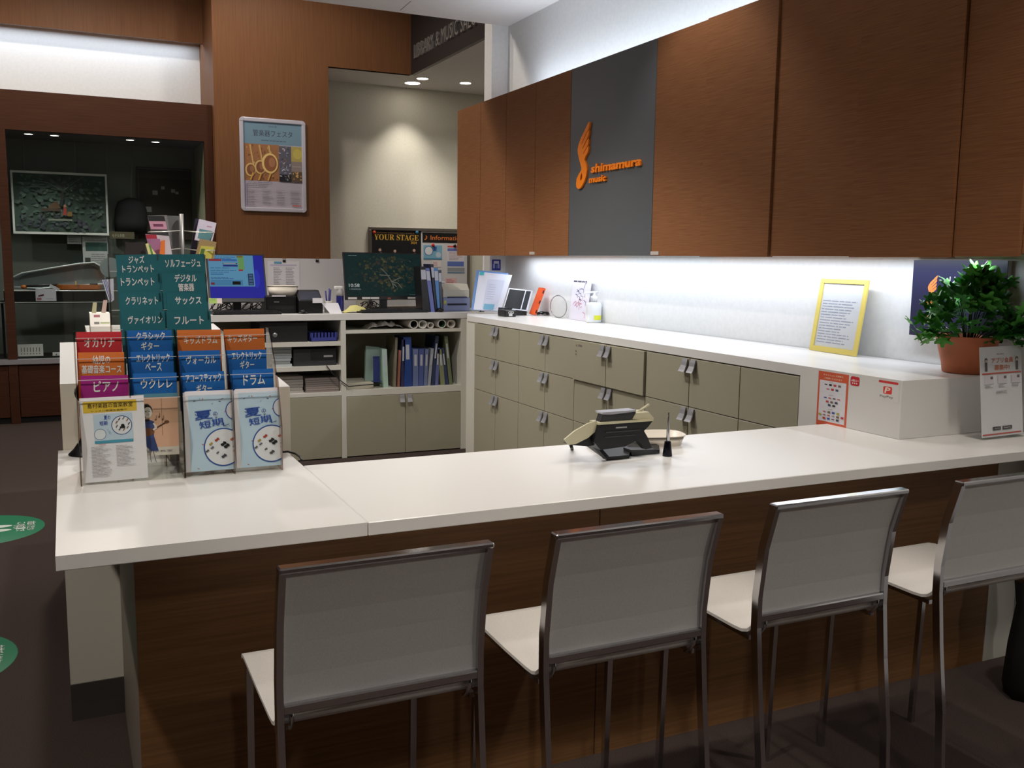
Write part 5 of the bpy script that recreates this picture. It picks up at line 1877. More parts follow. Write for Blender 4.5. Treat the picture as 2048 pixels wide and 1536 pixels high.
# rolled posters in the top slot
zS = z_slot + .0135
for i, (x, r_px, col, lb) in enumerate(((827, 9.5, (60, 58, 58), 'wide rolled poster tube, first in the top slot'), (845, 9, (210, 206, 198), 'white rolled poster tube, second in the top slot'), (861, 6.5, (206, 202, 194), 'thinnest rolled poster tube in the top slot'),
                                      (883, 9.5, (58, 92, 66), 'rolled poster with a green inside in the top slot'), (902, 9, (214, 208, 196), 'white rolled poster nearest the end of the top slot'))):
    cxx = sx(x, 650)
    rr = min(r_px * 7.3 / FPX / 1.0, (ZB - .054 - zS) / 2 - .001)
    q = Vector((cxx, YS, zS + rr))
    t = thing('poster_roll', lb, 'roll', q, group='rolled posters in the top slot')
    ring = lambda R_, y_: [(cxx + R_ * math.cos(2 * PI * k / 20), y_, zS + rr + R_ * math.sin(2 * PI * k / 20)) for k in range(20)]
    m = MB(q); m.grid([ring(rr * .80, YS + .45), ring(rr * .80, YS - .01), ring(rr, YS - .01), ring(rr, YS + .45)], mat((206, 200, 190), .6), True, True); m.build('paper_wrap', t)
    m = MB(q); m.grid([ring(rr * .79, YS - .008), ring(rr * .45, YS + .05), ring(rr * .44, YS + .3)], mat(col, .7), True, True); m.build('inner_turns', t)
q = Vector((sx(765, 650), YS + .05, zS))
m = MB(q)
rb_ = random.Random(1)
rows = []
x0, x1 = sx(738, 655), sx(812, 655)
for j in range(5):
    rows.append([(x0 + (x1 - x0) * i / 14, YS + .02 + j * .05, zS + .002 + (math.sin(PI * i / 14) ** .5 * (.058 if 0 < j < 4 else .03)) * rb_.uniform(.6, 1.1)) for i in range(15)])
m.grid(rows, mat((214, 210, 204), .3), False)
one('bubble_wrap', 'crumpled translucent packing wrap in the top slot', 'wrap', m)

# big compartment
zD = z_bot_r + .0005
x0, x1 = sx(694, 760), sx(752, 760)
m = MB((x0, YS, zD)); m.box(x0, sx(748, 765), YS + .01, YS + .35, zD, zD + .05, mat((170, 164, 146), .6), .003); one('flat_box', 'flat cream box lying in the big compartment', 'box', m)
G4 = 'files and books in the big compartment'
hD = sz(820, 675) - zD
items = [  # x at foot, width px, top x shift px, top y, colour, label
    (769, 10, -3, 699, (166, 190, 176), 'pale green magazine file in the big compartment'),
    (789, 5, 4, 676, (120, 112, 96), 'slim brown folder right of the pale green magazine file'),
    (797, 5, 3, 702, (138, 92, 76), 'short reddish brown notebook in the big compartment'),
    (804, 7, 2, 680, (36, 40, 80), 'tall dark navy folder next to the bright blue binder'),
    (811, 16, -2, 675, (22, 58, 128), 'broad bright blue binder in the big compartment'),
    (828, 11, 0, 699, (96, 108, 150), 'grey-blue booklet first after the bright blue binder'),
    (839.5, 10, 1, 699, (70, 84, 140), 'blue booklet with a printed spine in the big compartment'),
    (850, 7, 3, 699, (104, 114, 150), 'pale blue booklet leaning lightly after the printed one'),
    (857.5, 6, 7, 698, (146, 150, 160), 'light grey booklet leaning towards the navy folders'),
    (864.5, 7, 9, 673, (34, 46, 78), 'tall navy folder leaning over the light grey booklet'),
    (872.5, 7, 3, 697, (92, 98, 150), 'lilac booklet between the leaning navy folders'),
    (884, 9, -6, 699, (122, 128, 96), 'olive booklet leaning against the lilac booklet'),
    (894, 6, -9, 697, (44, 54, 92), 'thin navy booklet leaning beside the olive booklets'),
    (901, 7, -10, 673, (104, 112, 84), 'tall olive folder at the end of the big compartment'),
]
for (xf, wpx, sh, ytop, col, lb) in items:
    B0, B1 = sx(xf, 764), sx(xf + wpx, 764)
    T0, T1 = sx(xf + sh, ytop), sx(xf + wpx + sh, ytop)
    zt_ = sz(xf, ytop)
    q = Vector(((B0 + B1) / 2, YS + .03, zD))
    t = thing('folder', lb, 'folder', q, group=G4)
    m = MB(q); m.prism([(B0 + .0008, zD + .0005), (B1 - .0008, zD + .0005), (T1 - .0008, zt_), (T0 + .0008, zt_)], -.24, mat(col, .5), ((0, YS + .03, 0), (1, 0, 0), (0, 0, 1)), .0015); m.build('cover', t)
    if wpx > 5:
        m = MB(q)
        f1, f2 = .55, .85
        e = (B1 - B0) * .28
        m.prism([(B0 * (1 - f1) + T0 * f1 + e, zD + (zt_ - zD) * f1), (B1 * (1 - f1) + T1 * f1 - e, zD + (zt_ - zD) * f1), (B1 * (1 - f2) + T1 * f2 - e, zD + (zt_ - zD) * f2), (B0 * (1 - f2) + T0 * f2 + e, zD + (zt_ - zD) * f2)],
                .0012, mat((176, 178, 186), .6), ((0, YS + .0297, 0), (1, 0, 0), (0, 0, 1))); m.build('spine_label', t)
# book end and board in the compartment
x0, x1 = sx(737, 740), sx(768, 740)
m = MB((x0, YS + .08, zD))
m.prism([(x0, zD + .051), (x1, zD + .051), (x1 - .004, sz(760, 697)), (x0 + .01, sz(740, 694))], -.03, mat((136, 158, 148), .6), ((0, YS + .10, 0), (1, 0, 0), (0, 0, 1)))
one('card_file', 'grey-green card file standing on the flat cream box', 'file', m)
m = MB((sx(756, 750), YS + .03, zD))
be = mat((34, 48, 104), .45)
m.box(sx(751, 750), sx(764, 750), YS + .06, YS + .064, zD + .051, sz(757, 714), be)
m.box(sx(748, 750), sx(766, 750), YS + .02, YS + .066, zD + .051, zD + .054, be)
one('book_end', 'dark blue metal book end in front of the grey-green file', 'book end', m)
m = MB((sx(690, 770), YB - .004, zD))
m.tube([at(653, 731, Y=YB - .008), at(665, 747, Y=YB - .01), at(682, 762, Y=YB - .012), at(697, 773, Y=YB - .012), at(730, 770, Y=YB + .01), at(763, 767, Y=YB + .03)], .004, BLACKM, 6)
one('computer_cable', 'thin black cable hanging down from the slim computer to the flat box', 'cable', m)

# ================================================================== notice board in the alcove
YW = 10.55
c0, c1 = at(737, 453.4, Y=YW - .02), at(940, 470, Y=YW - .02)
x0, x1, z1 = c0.x, at(939, 540, Y=YW - .02).x, c0.z
z0 = z1 - .93
o = Vector(((x0 + x1) / 2, YW - .03, z0))
nb = thing('notice_board', 'grey-framed white notice board with posters in the alcove', 'board', o)
m = MB(o); m.box(x0 + .01, x1 - .01, YW - .022, YW - .003, z0 + .01, z1 - .01, mat((214, 214, 218), .4)); m.build('panel', nb)
for (a_, b_, c_, d_) in ((x0, x1, z1 - .034, z1), (x0, x1, z0, z0 + .03), (x0, x0 + .034, z0 + .03, z1 - .034), (x1 - .034, x1, z0 + .03, z1 - .034)):
    m = MB(o); m.box(a_, b_, YW - .034, YW - .002, c_, d_, mat((128, 122, 114), .35, .6), .003); m.build('frame_bar', nb)


def px_sheet(name, label, cat, tl, br, Y, col, group=None):
    a_, b_ = at(tl[0], tl[1], Y=Y), at(br[0], br[1], Y=Y)
    q = Vector((a_.x, Y, b_.z))
    m = MB(q); m.box(a_.x, b_.x, Y, Y + .0012, b_.z, a_.z, mat(col, .55) if isinstance(col, tuple) else col)
    ob = one(name, label, cat, m, group)
    return ob, Print((a_.x, Y, b_.z), base=q), b_.x - a_.x, a_.z - b_.z


ob, p, w, h = px_sheet('concert_poster', 'black stage concert poster with gold lettering on the notice board', 'poster', (743, 459), (842, 560), YW - .024, (18, 17, 19))
p.text('𝐘𝐎𝐔𝐑 𝐒𝐓𝐀𝐆𝐄', w * .50, h * .855, h * .115, (226, 178, 60), w=w * .90)
p.text('2024', w * .85, h * .755, h * .05, (216, 170, 60), w=w * .12, bold=.02)
p.lines(w * .1, h * .93, w * .9, h * .955, 1, (150, 110, 60))
for u, v in ((.15, .57), (.45, .55), (.84, .57)):
    p.poly([(w * u - .035, h * (v - .14)), (w * u + .03, h * (v - .14)), (w * u + .03, h * (v - .02)), (w * u - .02, h * (v - .03))], (196, 178, 184)); p.layer()
    p.disc(w * (u + .01), h * (v + .035), h * .045, (30, 20, 20), 14); p.disc(w * (u + .016), h * (v + .03), h * .03, (206, 172, 158), 12)
p.build('print', ob)
ob, p, w, h = px_sheet('notice_heading', 'black strip with orange Information lettering on the notice board', 'notice', (845, 465), (931, 486.5), YW - .024, (20, 17, 18))
p.text('♪', w * .08, h * .5, h * .5, (222, 122, 50), w=w * .07)
p.text('Information', w * .565, h * .5, h * .46, (222, 122, 50), w=w * .76, bold=.01)
p.build('print', ob)
ob, p, w, h = px_sheet('lesson_notice', 'pale blue lesson notice with a white circle on the notice board', 'notice', (847, 490), (884, 519), YW - .024, (130, 184, 212))
p.disc(w * .28, h * .60, h * .33, (60, 100, 160), 20); p.disc(w * .28, h * .60, h * .29, (226, 230, 236), 20); p.disc(w * .8, h * .32, h * .20, (196, 212, 226), 16)
p.text('夏', w * .62, h * .74, h * .3, (50, 90, 170), bold=.02); p.rect(0, 0, w, h * .08, (66, 140, 176))
p.build('print', ob)
ob, p, w, h = px_sheet('calendar_sheet', 'white price sheet with red and blue bands beside the cabinet edge', 'notice', (895, 491), (929, 546), YW - .024, (226, 222, 230))
p.rect(0, h * .93, w, h * .995, (222, 96, 84)); p.rect(0, h * .80, w, h * .90, (112, 120, 190)); p.rect(0, h * .24, w * .96, h * .42, (96, 118, 190)); p.rect(0, h * .05, w, h * .2, (150, 154, 160)); p.rect(0, 0, w, h * .03, (60, 130, 180))
p.lines(w * .08, h * .46, w * .9, h * .78, 6, (196, 170, 180), .4, rn)
p.build('print', ob)
ob, p, w, h = px_sheet('small_notice', 'small white notice just above the files', 'notice', (864, 521), (882, 534), YW - .024, (232, 224, 224))
p.lines(w * .1, h * .15, w * .7, h * .85, 4, (190, 130, 140), .4, rn)
p.build('print', ob)
ob, p, w, h = px_sheet('small_notice', 'pink and white notice low on the board above the label printer', 'notice', (891, 556), (913, 573), YW - .024, (226, 190, 192))
p.lines(w * .1, h * .1, w * .9, h * .9, 5, (190, 100, 110), .4, rn)
p.build('print', ob)
for x, y, c, lb in ((748.5, 464.5, (214, 78, 44), 'orange-red round magnet at the corner of the concert poster'), (866, 490.5, (206, 40, 40), 'red round magnet holding the pale blue lesson notice'), (834, 464.5, (60, 130, 176), 'blue magnet at the other corner of the concert poster'), (909.5, 492, (50, 30, 34), 'dark magnet close to the brown wall cabinet')):
    q = at(x, y, Y=YW - .026)
    m = MB(q); m.ball(q - Vector((0, .002, 0)), .020, mat(c, .35), 7, (1, .5, 1))
    one('board_magnet', lb, 'magnet', m, 'magnets on the notice board')

# ================================================================== framed poster on the pillar
a_, b_ = at(478.5, 232.5, Y=YP - .02), at(613.5, 426, Y=YP - .02)
a2 = at(482, 418, Y=YP - .02)
x0, x1 = (a_.x + a2.x) / 2, (at(611, 243.5, Y=YP - .02).x + b_.x) / 2
z1, z0 = a_.z, b_.z
o = Vector(((x0 + x1) / 2, YP, (z0 + z1) / 2))
fp = thing('framed_poster', 'wind instrument festival poster in a white snap frame on the brown pillar', 'poster', o)
FRM = mat((206, 202, 214), .35, .2)
bw = .040
for (u0, u1, v0, v1) in ((x0 + .03, x1 - .03, z1 - bw, z1), (x0 + .03, x1 - .03, z0, z0 + bw), (x0, x0 + bw, z0 + .03, z1 - .03), (x1 - bw, x1, z0 + .03, z1 - .03)):
    m = MB(o); m.box(u0, u1, YP - .024, YP - .001, v0, v1, FRM, .007, seg=2); m.build('frame_bar', fp)
for cx_, cz_, a0 in ((x0 + bw, z0 + bw, 180), (x1 - bw, z0 + bw, 270), (x1 - bw, z1 - bw, 0), (x0 + bw, z1 - bw, 90)):
    m = MB(o)
    m.prism([(cx_, cz_)] + [(cx_ + bw * math.cos(math.radians(a0 + k * 15)), cz_ + bw * math.sin(math.radians(a0 + k * 15))) for k in range(7)], .026, FRM, ((0, YP - .001, 0), (1, 0, 0), (0, 0, 1)), .003); m.build('frame_corner', fp)
m = MB(o); m.box(x0 + .02, x1 - .02, YP - .008, YP - .001, z0 + .02, z1 - .02, mat((228, 222, 228), .6)); m.build('sheet', fp)
p = Print((x0 + bw, YP - .008, z0 + bw), base=o)
w, h = x1 - x0 - 2 * bw, z1 - z0 - 2 * bw
p.rect(0, 0, w, h, (222, 212, 220))
p.rect(0, h * .745, w, h, (142, 178, 194))
p.text('管楽器フェスタ', w * .50, h * .875, h * .075, (78, 84, 96), w=w * .68, bold=.004)
p.text('2024 秋', w * .50, h * .955, h * .022, (90, 96, 108), w=w * .14)
p.lines(w * .3, h * .775, w * .75, h * .805, 1, (104, 130, 146)); 
p.rect(0, h * .315, w * .60, h * .745, (196, 136, 86))
rx = random.Random(14)
for i in range(70):
    u, v = rx.uniform(.02, .57) * w, rx.uniform(.33, .73) * h
    c = rx.choice([(226, 178, 104), (236, 200, 130), (170, 104, 58), (206, 150, 84), (150, 90, 50)])
    p.disc(u, v, rx.uniform(.004, .014), c, 8, ru=rx.uniform(.003, .009), rot=rx.uniform(-.5, .5))
for u0 in (.10, .26, .42):
    p.line([(w * u0, h * .735), (w * (u0 + .06), h * .48)], .016, (222, 172, 96)); p.line([(w * (u0 + .01), h * .735), (w * (u0 + .06), h * .50)], .005, (246, 216, 150))
for u, v, r_ in ((.105, .44, .052), (.27, .475, .055), (.44, .525, .080)):
    p.disc(w * u, h * v, r_ * 1.25, (240, 204, 130), 24, ru=r_); p.disc(w * u + .004, h * v, r_ * 1.0, (150, 92, 58), 22, ru=r_ * .78); p.disc(w * u + .004 + r_ * .2, h * v + .01, r_ * .6, (176, 122, 86), 16, ru=r_ * .4)
for u0 in (.10, .24, .40):
    p.line([(w * u0, h * .32), (w * (u0 + .05), h * .41)], .014, (226, 172, 86)); p.line([(w * (u0 + .03), h * .32), (w * (u0 + .07), h * .40)], .005, (110, 64, 36))
p.rect(w * .60, h * .315, w * .81, h * .735, (96, 96, 112)); p.rect(w * .60, h * .315, w * .81, h * .40, (28, 28, 34))
for i in range(46):
    u, v = rx.uniform(.61, .79) * w, rx.uniform(.33, .72) * h
    a0 = rx.uniform(0, 3.1)
    p.line([(u, v), (u + .024 * math.cos(a0), v + .024 * math.sin(a0))], rx.uniform(.003, .009), rx.choice([(190, 192, 206), (60, 60, 74), (140, 140, 156), (214, 214, 224), (150, 110, 80)]))
p.rect(w * .81, h * .56, w, h * .735, (186, 168, 96)); p.disc(w * .92, h * .65, .05, (206, 188, 96), 16, ru=.045); p.rect(w * .81, h * .44, w, h * .56, (150, 136, 132))
p.rect(w * .81, h * .315, w, h * .44, (96, 78, 62))
for i in range(16):
    p.disc(rx.uniform(.84, .98) * w, rx.uniform(.33, .43) * h, .008, rx.choice([(226, 180, 110), (60, 50, 46), (190, 140, 80)]), 8)
p.text('SAXOPHONE FESTIVAL', w * .905, h * .50, h * .012, (222, 214, 210), w=w * .15)
p.lines(w * .05, h * .245, w * .62, h * .305, 3, (140, 132, 146), .35, rx)
for i in range(4):
    for j in range(3 + (i == 0)):
        v = h * (.19 - .062 * j)
        p.lines(w * (.05 + .245 * i), v - h * .02, w * (.23 + .245 * i), v + h * .028, 3, (158, 150, 160), .32, rx)
p.lines(w * .82, h * .02, w * .99, h * .045, 1, (206, 100, 90), .6, rx)
p.rect(w * .012, h * .02, w * .03, h * .30, (166, 158, 190))
p.build('print', fp)
m = MB(o); m.box(x0 + .03, x1 - .03, YP - .014, YP - .013, z0 + .03, z1 - .03, clear('poster_cover', (246, 246, 248), .35, .15)); m.build('cover_sheet', fp)

# ================================================================== sheet-music stand and books behind the racks
YK = 5.9
px0 = at(368, 600, Y=YK)
bs = thing('book_spinner', 'grey post book stand with wire pockets behind the teal brochures', 'stand', (px0.x, YK, ZB))
o = bs.location.copy()
zt_ = at(368, 428, Y=YK).z
m = MB(o); m.tube([(px0.x, YK, ZB + .004), (px0.x, YK, zt_)], .013, mat((120, 118, 116), .4, .5), 10); m.build('post', bs)
m = MB(o); m.lathe([(.13, .0008), (.13, .012), (.02, .02)], (px0.x, YK, ZB), mat((90, 88, 86), .4, .5), 24); m.build('base', bs)
WIRE = mat((214, 210, 200), .3, .6)
for y, dx in ((461, 1), (497, 1), (461, -1), (497, -1)):
    zz = at(368, y, Y=YK).z
    m = MB(o)
    if dx < 0:
        e = at(298, y + 3, Y=YK - .05)
    else:
        e = at(428, y + 4, Y=YK - .05)
    m.tube([(px0.x, YK, zz), ((px0.x + e.x) / 2, YK - .06, zz - .01), (e.x, YK - .08, e.z), (e.x, YK + .02, e.z)], .003, WIRE, 5)
    m.build('wire_pocket', bs)
G5 = 'sheet music books in the wire stand'


def bookq(label, pts, Y, th, col, prints=None, cat='book', name='music_book', group=G5):
    q4 = [at(x, y, Y=Y) for x, y in pts]      # bottom-left, bottom-right, top-right, top-left
    U = (q4[1] - q4[0]); w = U.length; U.normalize()
    V = q4[3] - q4[0]; sV = V.dot(U); V = V - U * sV; h = V.length; V.normalize()
    m = MB(q4[0])
    m.prism([((p_ - q4[0]).dot(U), (p_ - q4[0]).dot(V)) for p_ in q4], -th, mat(col, .5), (q4[0], U, V), .001)
    ob = one(name, label, cat, m, group)
    p = Print(q4[0], U, V, q4[0])
    if prints:
        for (u0, v0, u1, v1, c) in prints:
            f = lambda u, v: (w * u + sV * v, h * v)
            p.layer()
            p.poly([f(u0, v0), f(u1, v0), f(u1, v1), f(u0, v1)], c)
        p.build('print', ob)
    return ob


bookq('grey-white music book with a pink band, highest on the wire stand', [(312, 500), (345, 500), (334, 430), (295, 431)], YK - .02, .03, (126, 124, 122), [(.0, .0, .99, .60, (52, 50, 52)), (.0, .60, .99, .84, (206, 150, 170)), (.2, .68, .8, .76, (120, 60, 90)), (0, .84, .99, .99, (36, 34, 36))])
bookq('white and violet music book in front of the pink banded one', [(304, 520), (346, 520), (338, 472), (291, 468)], YK - .09, .02, (206, 196, 204), [(0, 0, .62, .82, (168, 112, 150)), (0, .82, .5, .98, (170, 40, 60))])
bookq('orange and white booklet leaning in the wire stand', [(318, 520), (330, 520), (330, 480), (322, 482)], YK - .12, .01, (230, 120, 50))
bookq('yellow and green leaflet leaning beside the orange booklet', [(300, 520), (318, 516), (296, 486), (291, 488)], YK - .12, .005, (226, 218, 150), [(.3, .1, .5, .9, (90, 140, 60))])
bookq('dark brown book behind the teal brochures', [(250, 515), (293, 515), (290, 484), (251, 485)], YK - .10, .03, (42, 34, 34))
bookq('white music book with a teal picture at the outer side of the stand', [(390, 480), (424, 486), (433, 446), (399, 438)], YK - .02, .03, (214, 204, 220), [(.12, .1, .9, .55, (92, 140, 146)), (.5, .7, .8, .76, (190, 150, 170))])
bookq('brown and yellow booklet below the white music book', [(390, 515), (428, 518), (433, 484), (400, 478)], YK - .07, .02, (160, 134, 90), [(.15, .0, .85, .65, (196, 186, 80)), (.2, .2, .4, .5, (80, 110, 50))])
bookq('dark violet book edge left of the white music book', [(380, 510), (392, 512), (400, 438), (391, 437)], YK + .02, .02, (36, 28, 50))
bookq('grey divider sheet next to the stand post', [(338, 510), (362, 510), (360, 432), (330, 431)], YK + .03, .004, (96, 96, 96), group=None, name='divider_sheet', cat='sheet')
# card box and hanging sheets on the white cabinet further back
a_ = at(178, 664, Z=ZB); YQ = 5.55
cb2 = thing('card_box', 'white box of cards behind the red ocarina brochure', 'box', (at(180, 662, Y=YQ).x, YQ, ZB))
o = cb2.location.copy()
b0, b1 = at(181, 660, Y=YQ), at(222, 660, Y=YQ)
zt_ = at(190, 628, Y=YQ).z
m = MB(o); m.prism([(YQ, ZB + .001), (YQ + .2, ZB + .001), (YQ + .2, zt_), (YQ + .05, zt_), (YQ, ZB + .05)], b1.x - b0.x, mat((222, 216, 206), .6), ((b0.x, 0, 0), (0, 1, 0), (0, 0, 1)), .002); m.build('body', cb2)
p = Print((b0.x, YQ, ZB + .05), (1, 0, 0), Vector((0, .05, zt_ - ZB - .05)), o)
p.rect(.02, .015, (b1.x - b0.x) * .45, .03, (110, 106, 100)); p.rect((b1.x - b0.x) * .5, .018, (b1.x - b0.x) * .95, .028, (160, 166, 120)); p.rect(.02, .06, (b1.x - b0.x) * .5, .075, (150, 80, 90))
p.build('print', cb2)
for (x, y0_, y1_, dx, c, lb) in ((204, 632, 600, 6, (206, 176, 166), 'thin pink card sticking up out of the card box'), (186, 630, 605, 3, (196, 190, 150), 'curled yellowish card sticking up out of the card box')):
    A, B_ = at(x, y0_, Y=YQ + .1), at(x + dx, y1_, Y=YQ + .1)
    m = MB(A); m.prism([(A.x - .012, A.z - .03), (A.x + .012, A.z - .03), (B_.x + .012, B_.z), (B_.x - .008, B_.z)], -.002, mat(c, .6), ((0, YQ + .1, 0), (1, 0, 0), (0, 0, 1)))
    one('loose_card', lb, 'card', m)
bookq('blue striped folded sheet hanging beside the teal brochures', [(219, 606), (228, 600), (227, 557), (204, 560)], YQ + .2, .004, (190, 192, 206), [(.2, .0, .35, .95, (70, 80, 130)), (.5, .05, .62, .95, (80, 90, 140)), (.75, .1, .85, .95, (90, 100, 150))], 'sheet', 'striped_sheet', None)

# ================================================================== inside the showcase
YV = 10.50
def shp(x, y, Y):
    return at(x, y, Y=Y)


a_, b_, c_ = at(20, 340, Y=YV), at(214, 347, Y=YV), at(27, 467, Y=YV)
x0, x1, z1, z0 = (a_.x + c_.x) / 2, (b_.x + at(217, 469, Y=YV).x) / 2, a_.z, c_.z
o = Vector(((x0 + x1) / 2, YV, z0))
pt = thing('painting', 'dark green forest painting with a piano in a thin white frame', 'painting', o)
FW = mat((206, 206, 200), .4)
for (u0, u1, v0, v1) in ((x0, x1, z1 - .022, z1), (x0, x1, z0, z0 + .022), (x0, x0 + .018, z0 + .022, z1 - .022), (x1 - .018, x1, z0 + .022, z1 - .022)):
    m = MB(o); m.box(u0, u1, YV - .012, YV + .02, v0, v1, FW); m.build('frame_bar', pt)
m = MB(o); m.box(x0 + .01, x1 - .01, YV, YV + .015, z0 + .01, z1 - .01, mat((44, 60, 52), .6)); m.build('canvas', pt)
p = Print((x0 + .018, YV, z0 + .022), base=o)
w, h = x1 - x0 - .036, z1 - z0 - .044
p.rect(0, 0, w, h, (52, 70, 60))
rq = random.Random(31)
for i in range(320):
    u, v = rq.uniform(.03, .97), rq.uniform(.03, .97)
    if v > .55:
        c = rq.choice([(58, 78, 68), (70, 90, 78), (88, 106, 94), (46, 60, 52), (52, 70, 60)])
    elif v > .3:
        c = rq.choice([(70, 90, 78), (52, 66, 60), (84, 98, 90), (62, 70, 66)])
    else:
        c = rq.choice([(52, 56, 62), (60, 62, 72), (72, 82, 80), (46, 54, 52)])
    p.disc(u * w, v * h, rq.uniform(.008, .022), c, 6, ru=rq.uniform(.01, .03), rot=rq.uniform(-1, 1))
p.line([(w * .53, h * .98), (w * .52, h * .60), (w * .50, h * .45)], .03, (40, 42, 38)); 
for k in range(16):
    a0 = .25 + k * 2.65 / 15
    p.line([(w * .53, h * .72), (w * .53 + .16 * math.cos(a0), h * .72 + .13 * math.sin(a0)), (w * .53 + .30 * math.cos(a0 + .12), min(h * .97, h * .72 + .20 * math.sin(a0 + .12)))], .005, rq.choice([(104, 116, 106), (78, 88, 80), (60, 66, 60)]))
p.line([(w * .53, h * .8), (w * .42, h * .95)], .012, (44, 46, 42)); p.line([(w * .53, h * .8), (w * .66, h * .94)], .012, (44, 46, 42))
p.poly([(w * .30, h * .36), (w * .50, h * .36), (w * .50, h * .40), (w * .40, h * .42), (w * .28, h * .40)], (60, 46, 34)); p.layer()
p.poly([(w * .36, h * .41), (w * .50, h * .41), (w * .46, h * .54), (w * .40, h * .50)], (84, 60, 36)); p.layer()
for u in (.33, .42, .49):
    p.line([(w * u, h * .36), (w * u, h * .26)], .008, (46, 36, 28))
p.poly([(w * .52, h * .30), (w * .56, h * .30), (w * .56, h * .42), (w * .53, h * .44)], (150, 50, 44)); p.disc(w * .545, h * .46, .014, (150, 116, 90), 10)
p.rect(w * .57, h * .28, w * .62, h * .36, (120, 90, 40))
p.rect(w * .36, h * .20, w * .62, h * .23, (120, 124, 112))
p.build('print', pt)
for x in (47, 150, 212):
    q = at(x, 300, Y=YV + .01); q2 = at(x, 345, Y=YV + .01)
    m = MB((q.x, YV + .01, q2.z))
    m.tube([(q.x, YV + .01, z1), (q.x, YV + .01, zt_in)], .003, mat((150, 150, 146), .3, .7), 5)
    m.build('chain', pt, ).location = Vector((q.x, YV + .01, q2.z)) - o
# notices
ob, p, w, h = px_sheet('case_notice', 'white text notice with a dark green picture hanging in the showcase', 'notice', (164, 472), (217, 534), YV + .04, (172, 174, 172))
p.rect(w * .12, h * .52, w * .98, h * .80, (40, 72, 66)); p.rect(w * .08, h * .08, w * .3, h * .3, (60, 54, 52)); p.lines(w * .1, h * .84, w * .95, h * .97, 2, (120, 124, 122), .4, rq); p.lines(w * .34, h * .1, w * .95, h * .45, 5, (126, 128, 126), .4, rq)
p.build('print', ob)
ob, p, w, h = px_sheet('case_notice', 'small white paper note under the painting', 'notice', (134, 470), (163, 488), YV + .05, (170, 172, 172))
p.lines(w * .1, h * .2, w * .9, h * .8, 3, (120, 120, 122), .4, rq)
p.build('print', ob)
# violin case
YVi = 10.30
sA, sB = at(3, 585, Y=YVi), at(214, 582, Y=YVi)
zsh = at(100, 603, Y=YVi - .10).z
sh_ = thing('display_shelf', 'black shelf on legs carrying the open violin case', 'shelf', ((sA.x + sB.x) / 2, YVi, z_sill))
o = sh_.location.copy()
m = MB(o); m.box(sA.x - .02, sB.x + .02, YVi - .16, YVi + .22, zsh - .016, zsh, BLACKM); m.build('board', sh_)
m = MB(o); m.box(sA.x - .02, sB.x + .02, YVi - .163, YVi - .16, zsh - .010, zsh - .002, mat((190, 192, 190), .4)); m.build('edge_strip', sh_)
for x in (sA.x, sB.x):
    m = MB(o); m.box(x - .01, x + .01, YVi - .02, YVi + .02, z_sill - .012, zsh - .016, BLACKM); m.build('leg', sh_)
vc = thing('violin_case', 'open silver-grey lined violin case in the showcase', 'case', ((sA.x + sB.x) / 2, YVi, zsh))
o = vc.location.copy()
x0, x1 = sA.x, sB.x
zb_ = at(100, 582, Y=YVi - .14).z
m = MB(o)
out = [(x0 + .02, YVi - .05), (x0 + .10, YVi - .10), (x1 - .12, YVi - .14), (x1 - .02, YVi - .10), (x1, YVi), (x1 - .02, YVi + .11), (x1 - .12, YVi + .14), (x0 + .10, YVi + .10), (x0 + .02, YVi + .05)]
m.prism(out, zb_ - zsh - .002, mat((20, 20, 24), .4), ((0, 0, zsh + .001), (1, 0, 0), (0, 1, 0)), .004)
m.build('lower_shell', vc)
m = MB(o); m.tube([(x, y, zb_) for x, y in out + out[:1]], .007, mat((206, 208, 204), .3, .4), 6); m.build('rim', vc)
LIN = mat((138, 146, 148), .5)
lid = [(20, 574), (22, 556), (45, 546), (110, 535), (160, 527), (188, 525), (202, 533), (209, 548), (211, 560), (205, 568), (150, 571), (80, 577)]
L3 = [at(x, y, Y=YVi + .16) for x, y in lid]
m = MB(o)
rim = [Vector((p_.x, YVi + .10, p_.z)) for p_ in L3]
cen = sum(rim, Vector()) / len(rim)
back = [cen + (p_ - cen) * .86 + Vector((0, .10, 0)) for p_ in rim]
m.grid([rim, back], LIN, True, True)
m.face(back, LIN)
m.build('lid_lining', vc)
m = MB(o); m.tube(rim + rim[:1], .010, mat((176, 182, 182), .35, .3), 6); m.build('lid_rim', vc)
m = MB(o)
rows = [[cen + (p_ - cen) * k_ + Vector((0, dy, 0)) for p_ in rim] for k_, dy in ((1.02, .0), (.90, .115))]
m.grid(rows, mat((40, 40, 44), .4), True, True); m.face(rows[1], mat((40, 40, 44), .4)); m.build('lid_shell', vc)
vn = thing('violin', 'orange-brown violin lying in the open case', 'violin', (at(160, 575, Y=YVi).x, YVi, zb_))
o = vn.location.copy()
xa_, xb_ = at(112, 575, Y=YVi).x, at(203, 575, Y=YVi).x
Lb = xb_ - xa_
body = []
for k in range(41):
    s = k / 40
    wd = .075 + .012 * math.sin(s * PI) - .030 * math.exp(-((s - .47) / .12) ** 2)
    wd *= min(1, (s / .10) ** .5, ((1 - s) / .10) ** .5) if 0 < s < 1 else 0.05
    body.append((xa_ + Lb * s, wd * (1.15 if s > .5 else 1.0)))
pts = [(x, YVi + .01 + d_) for x, d_ in body] + [(x, YVi + .01 - d_) for x, d_ in reversed(body)]
VAR = noisy('violin_varnish', (150, 78, 26), (186, 104, 38), 20, .2, spec=.7)
m = MB(o); m.prism(pts, .045, VAR, ((0, 0, zb_ + .012), (1, 0, 0), (0, 1, 0)), .006); m.build('violin_body', vn)
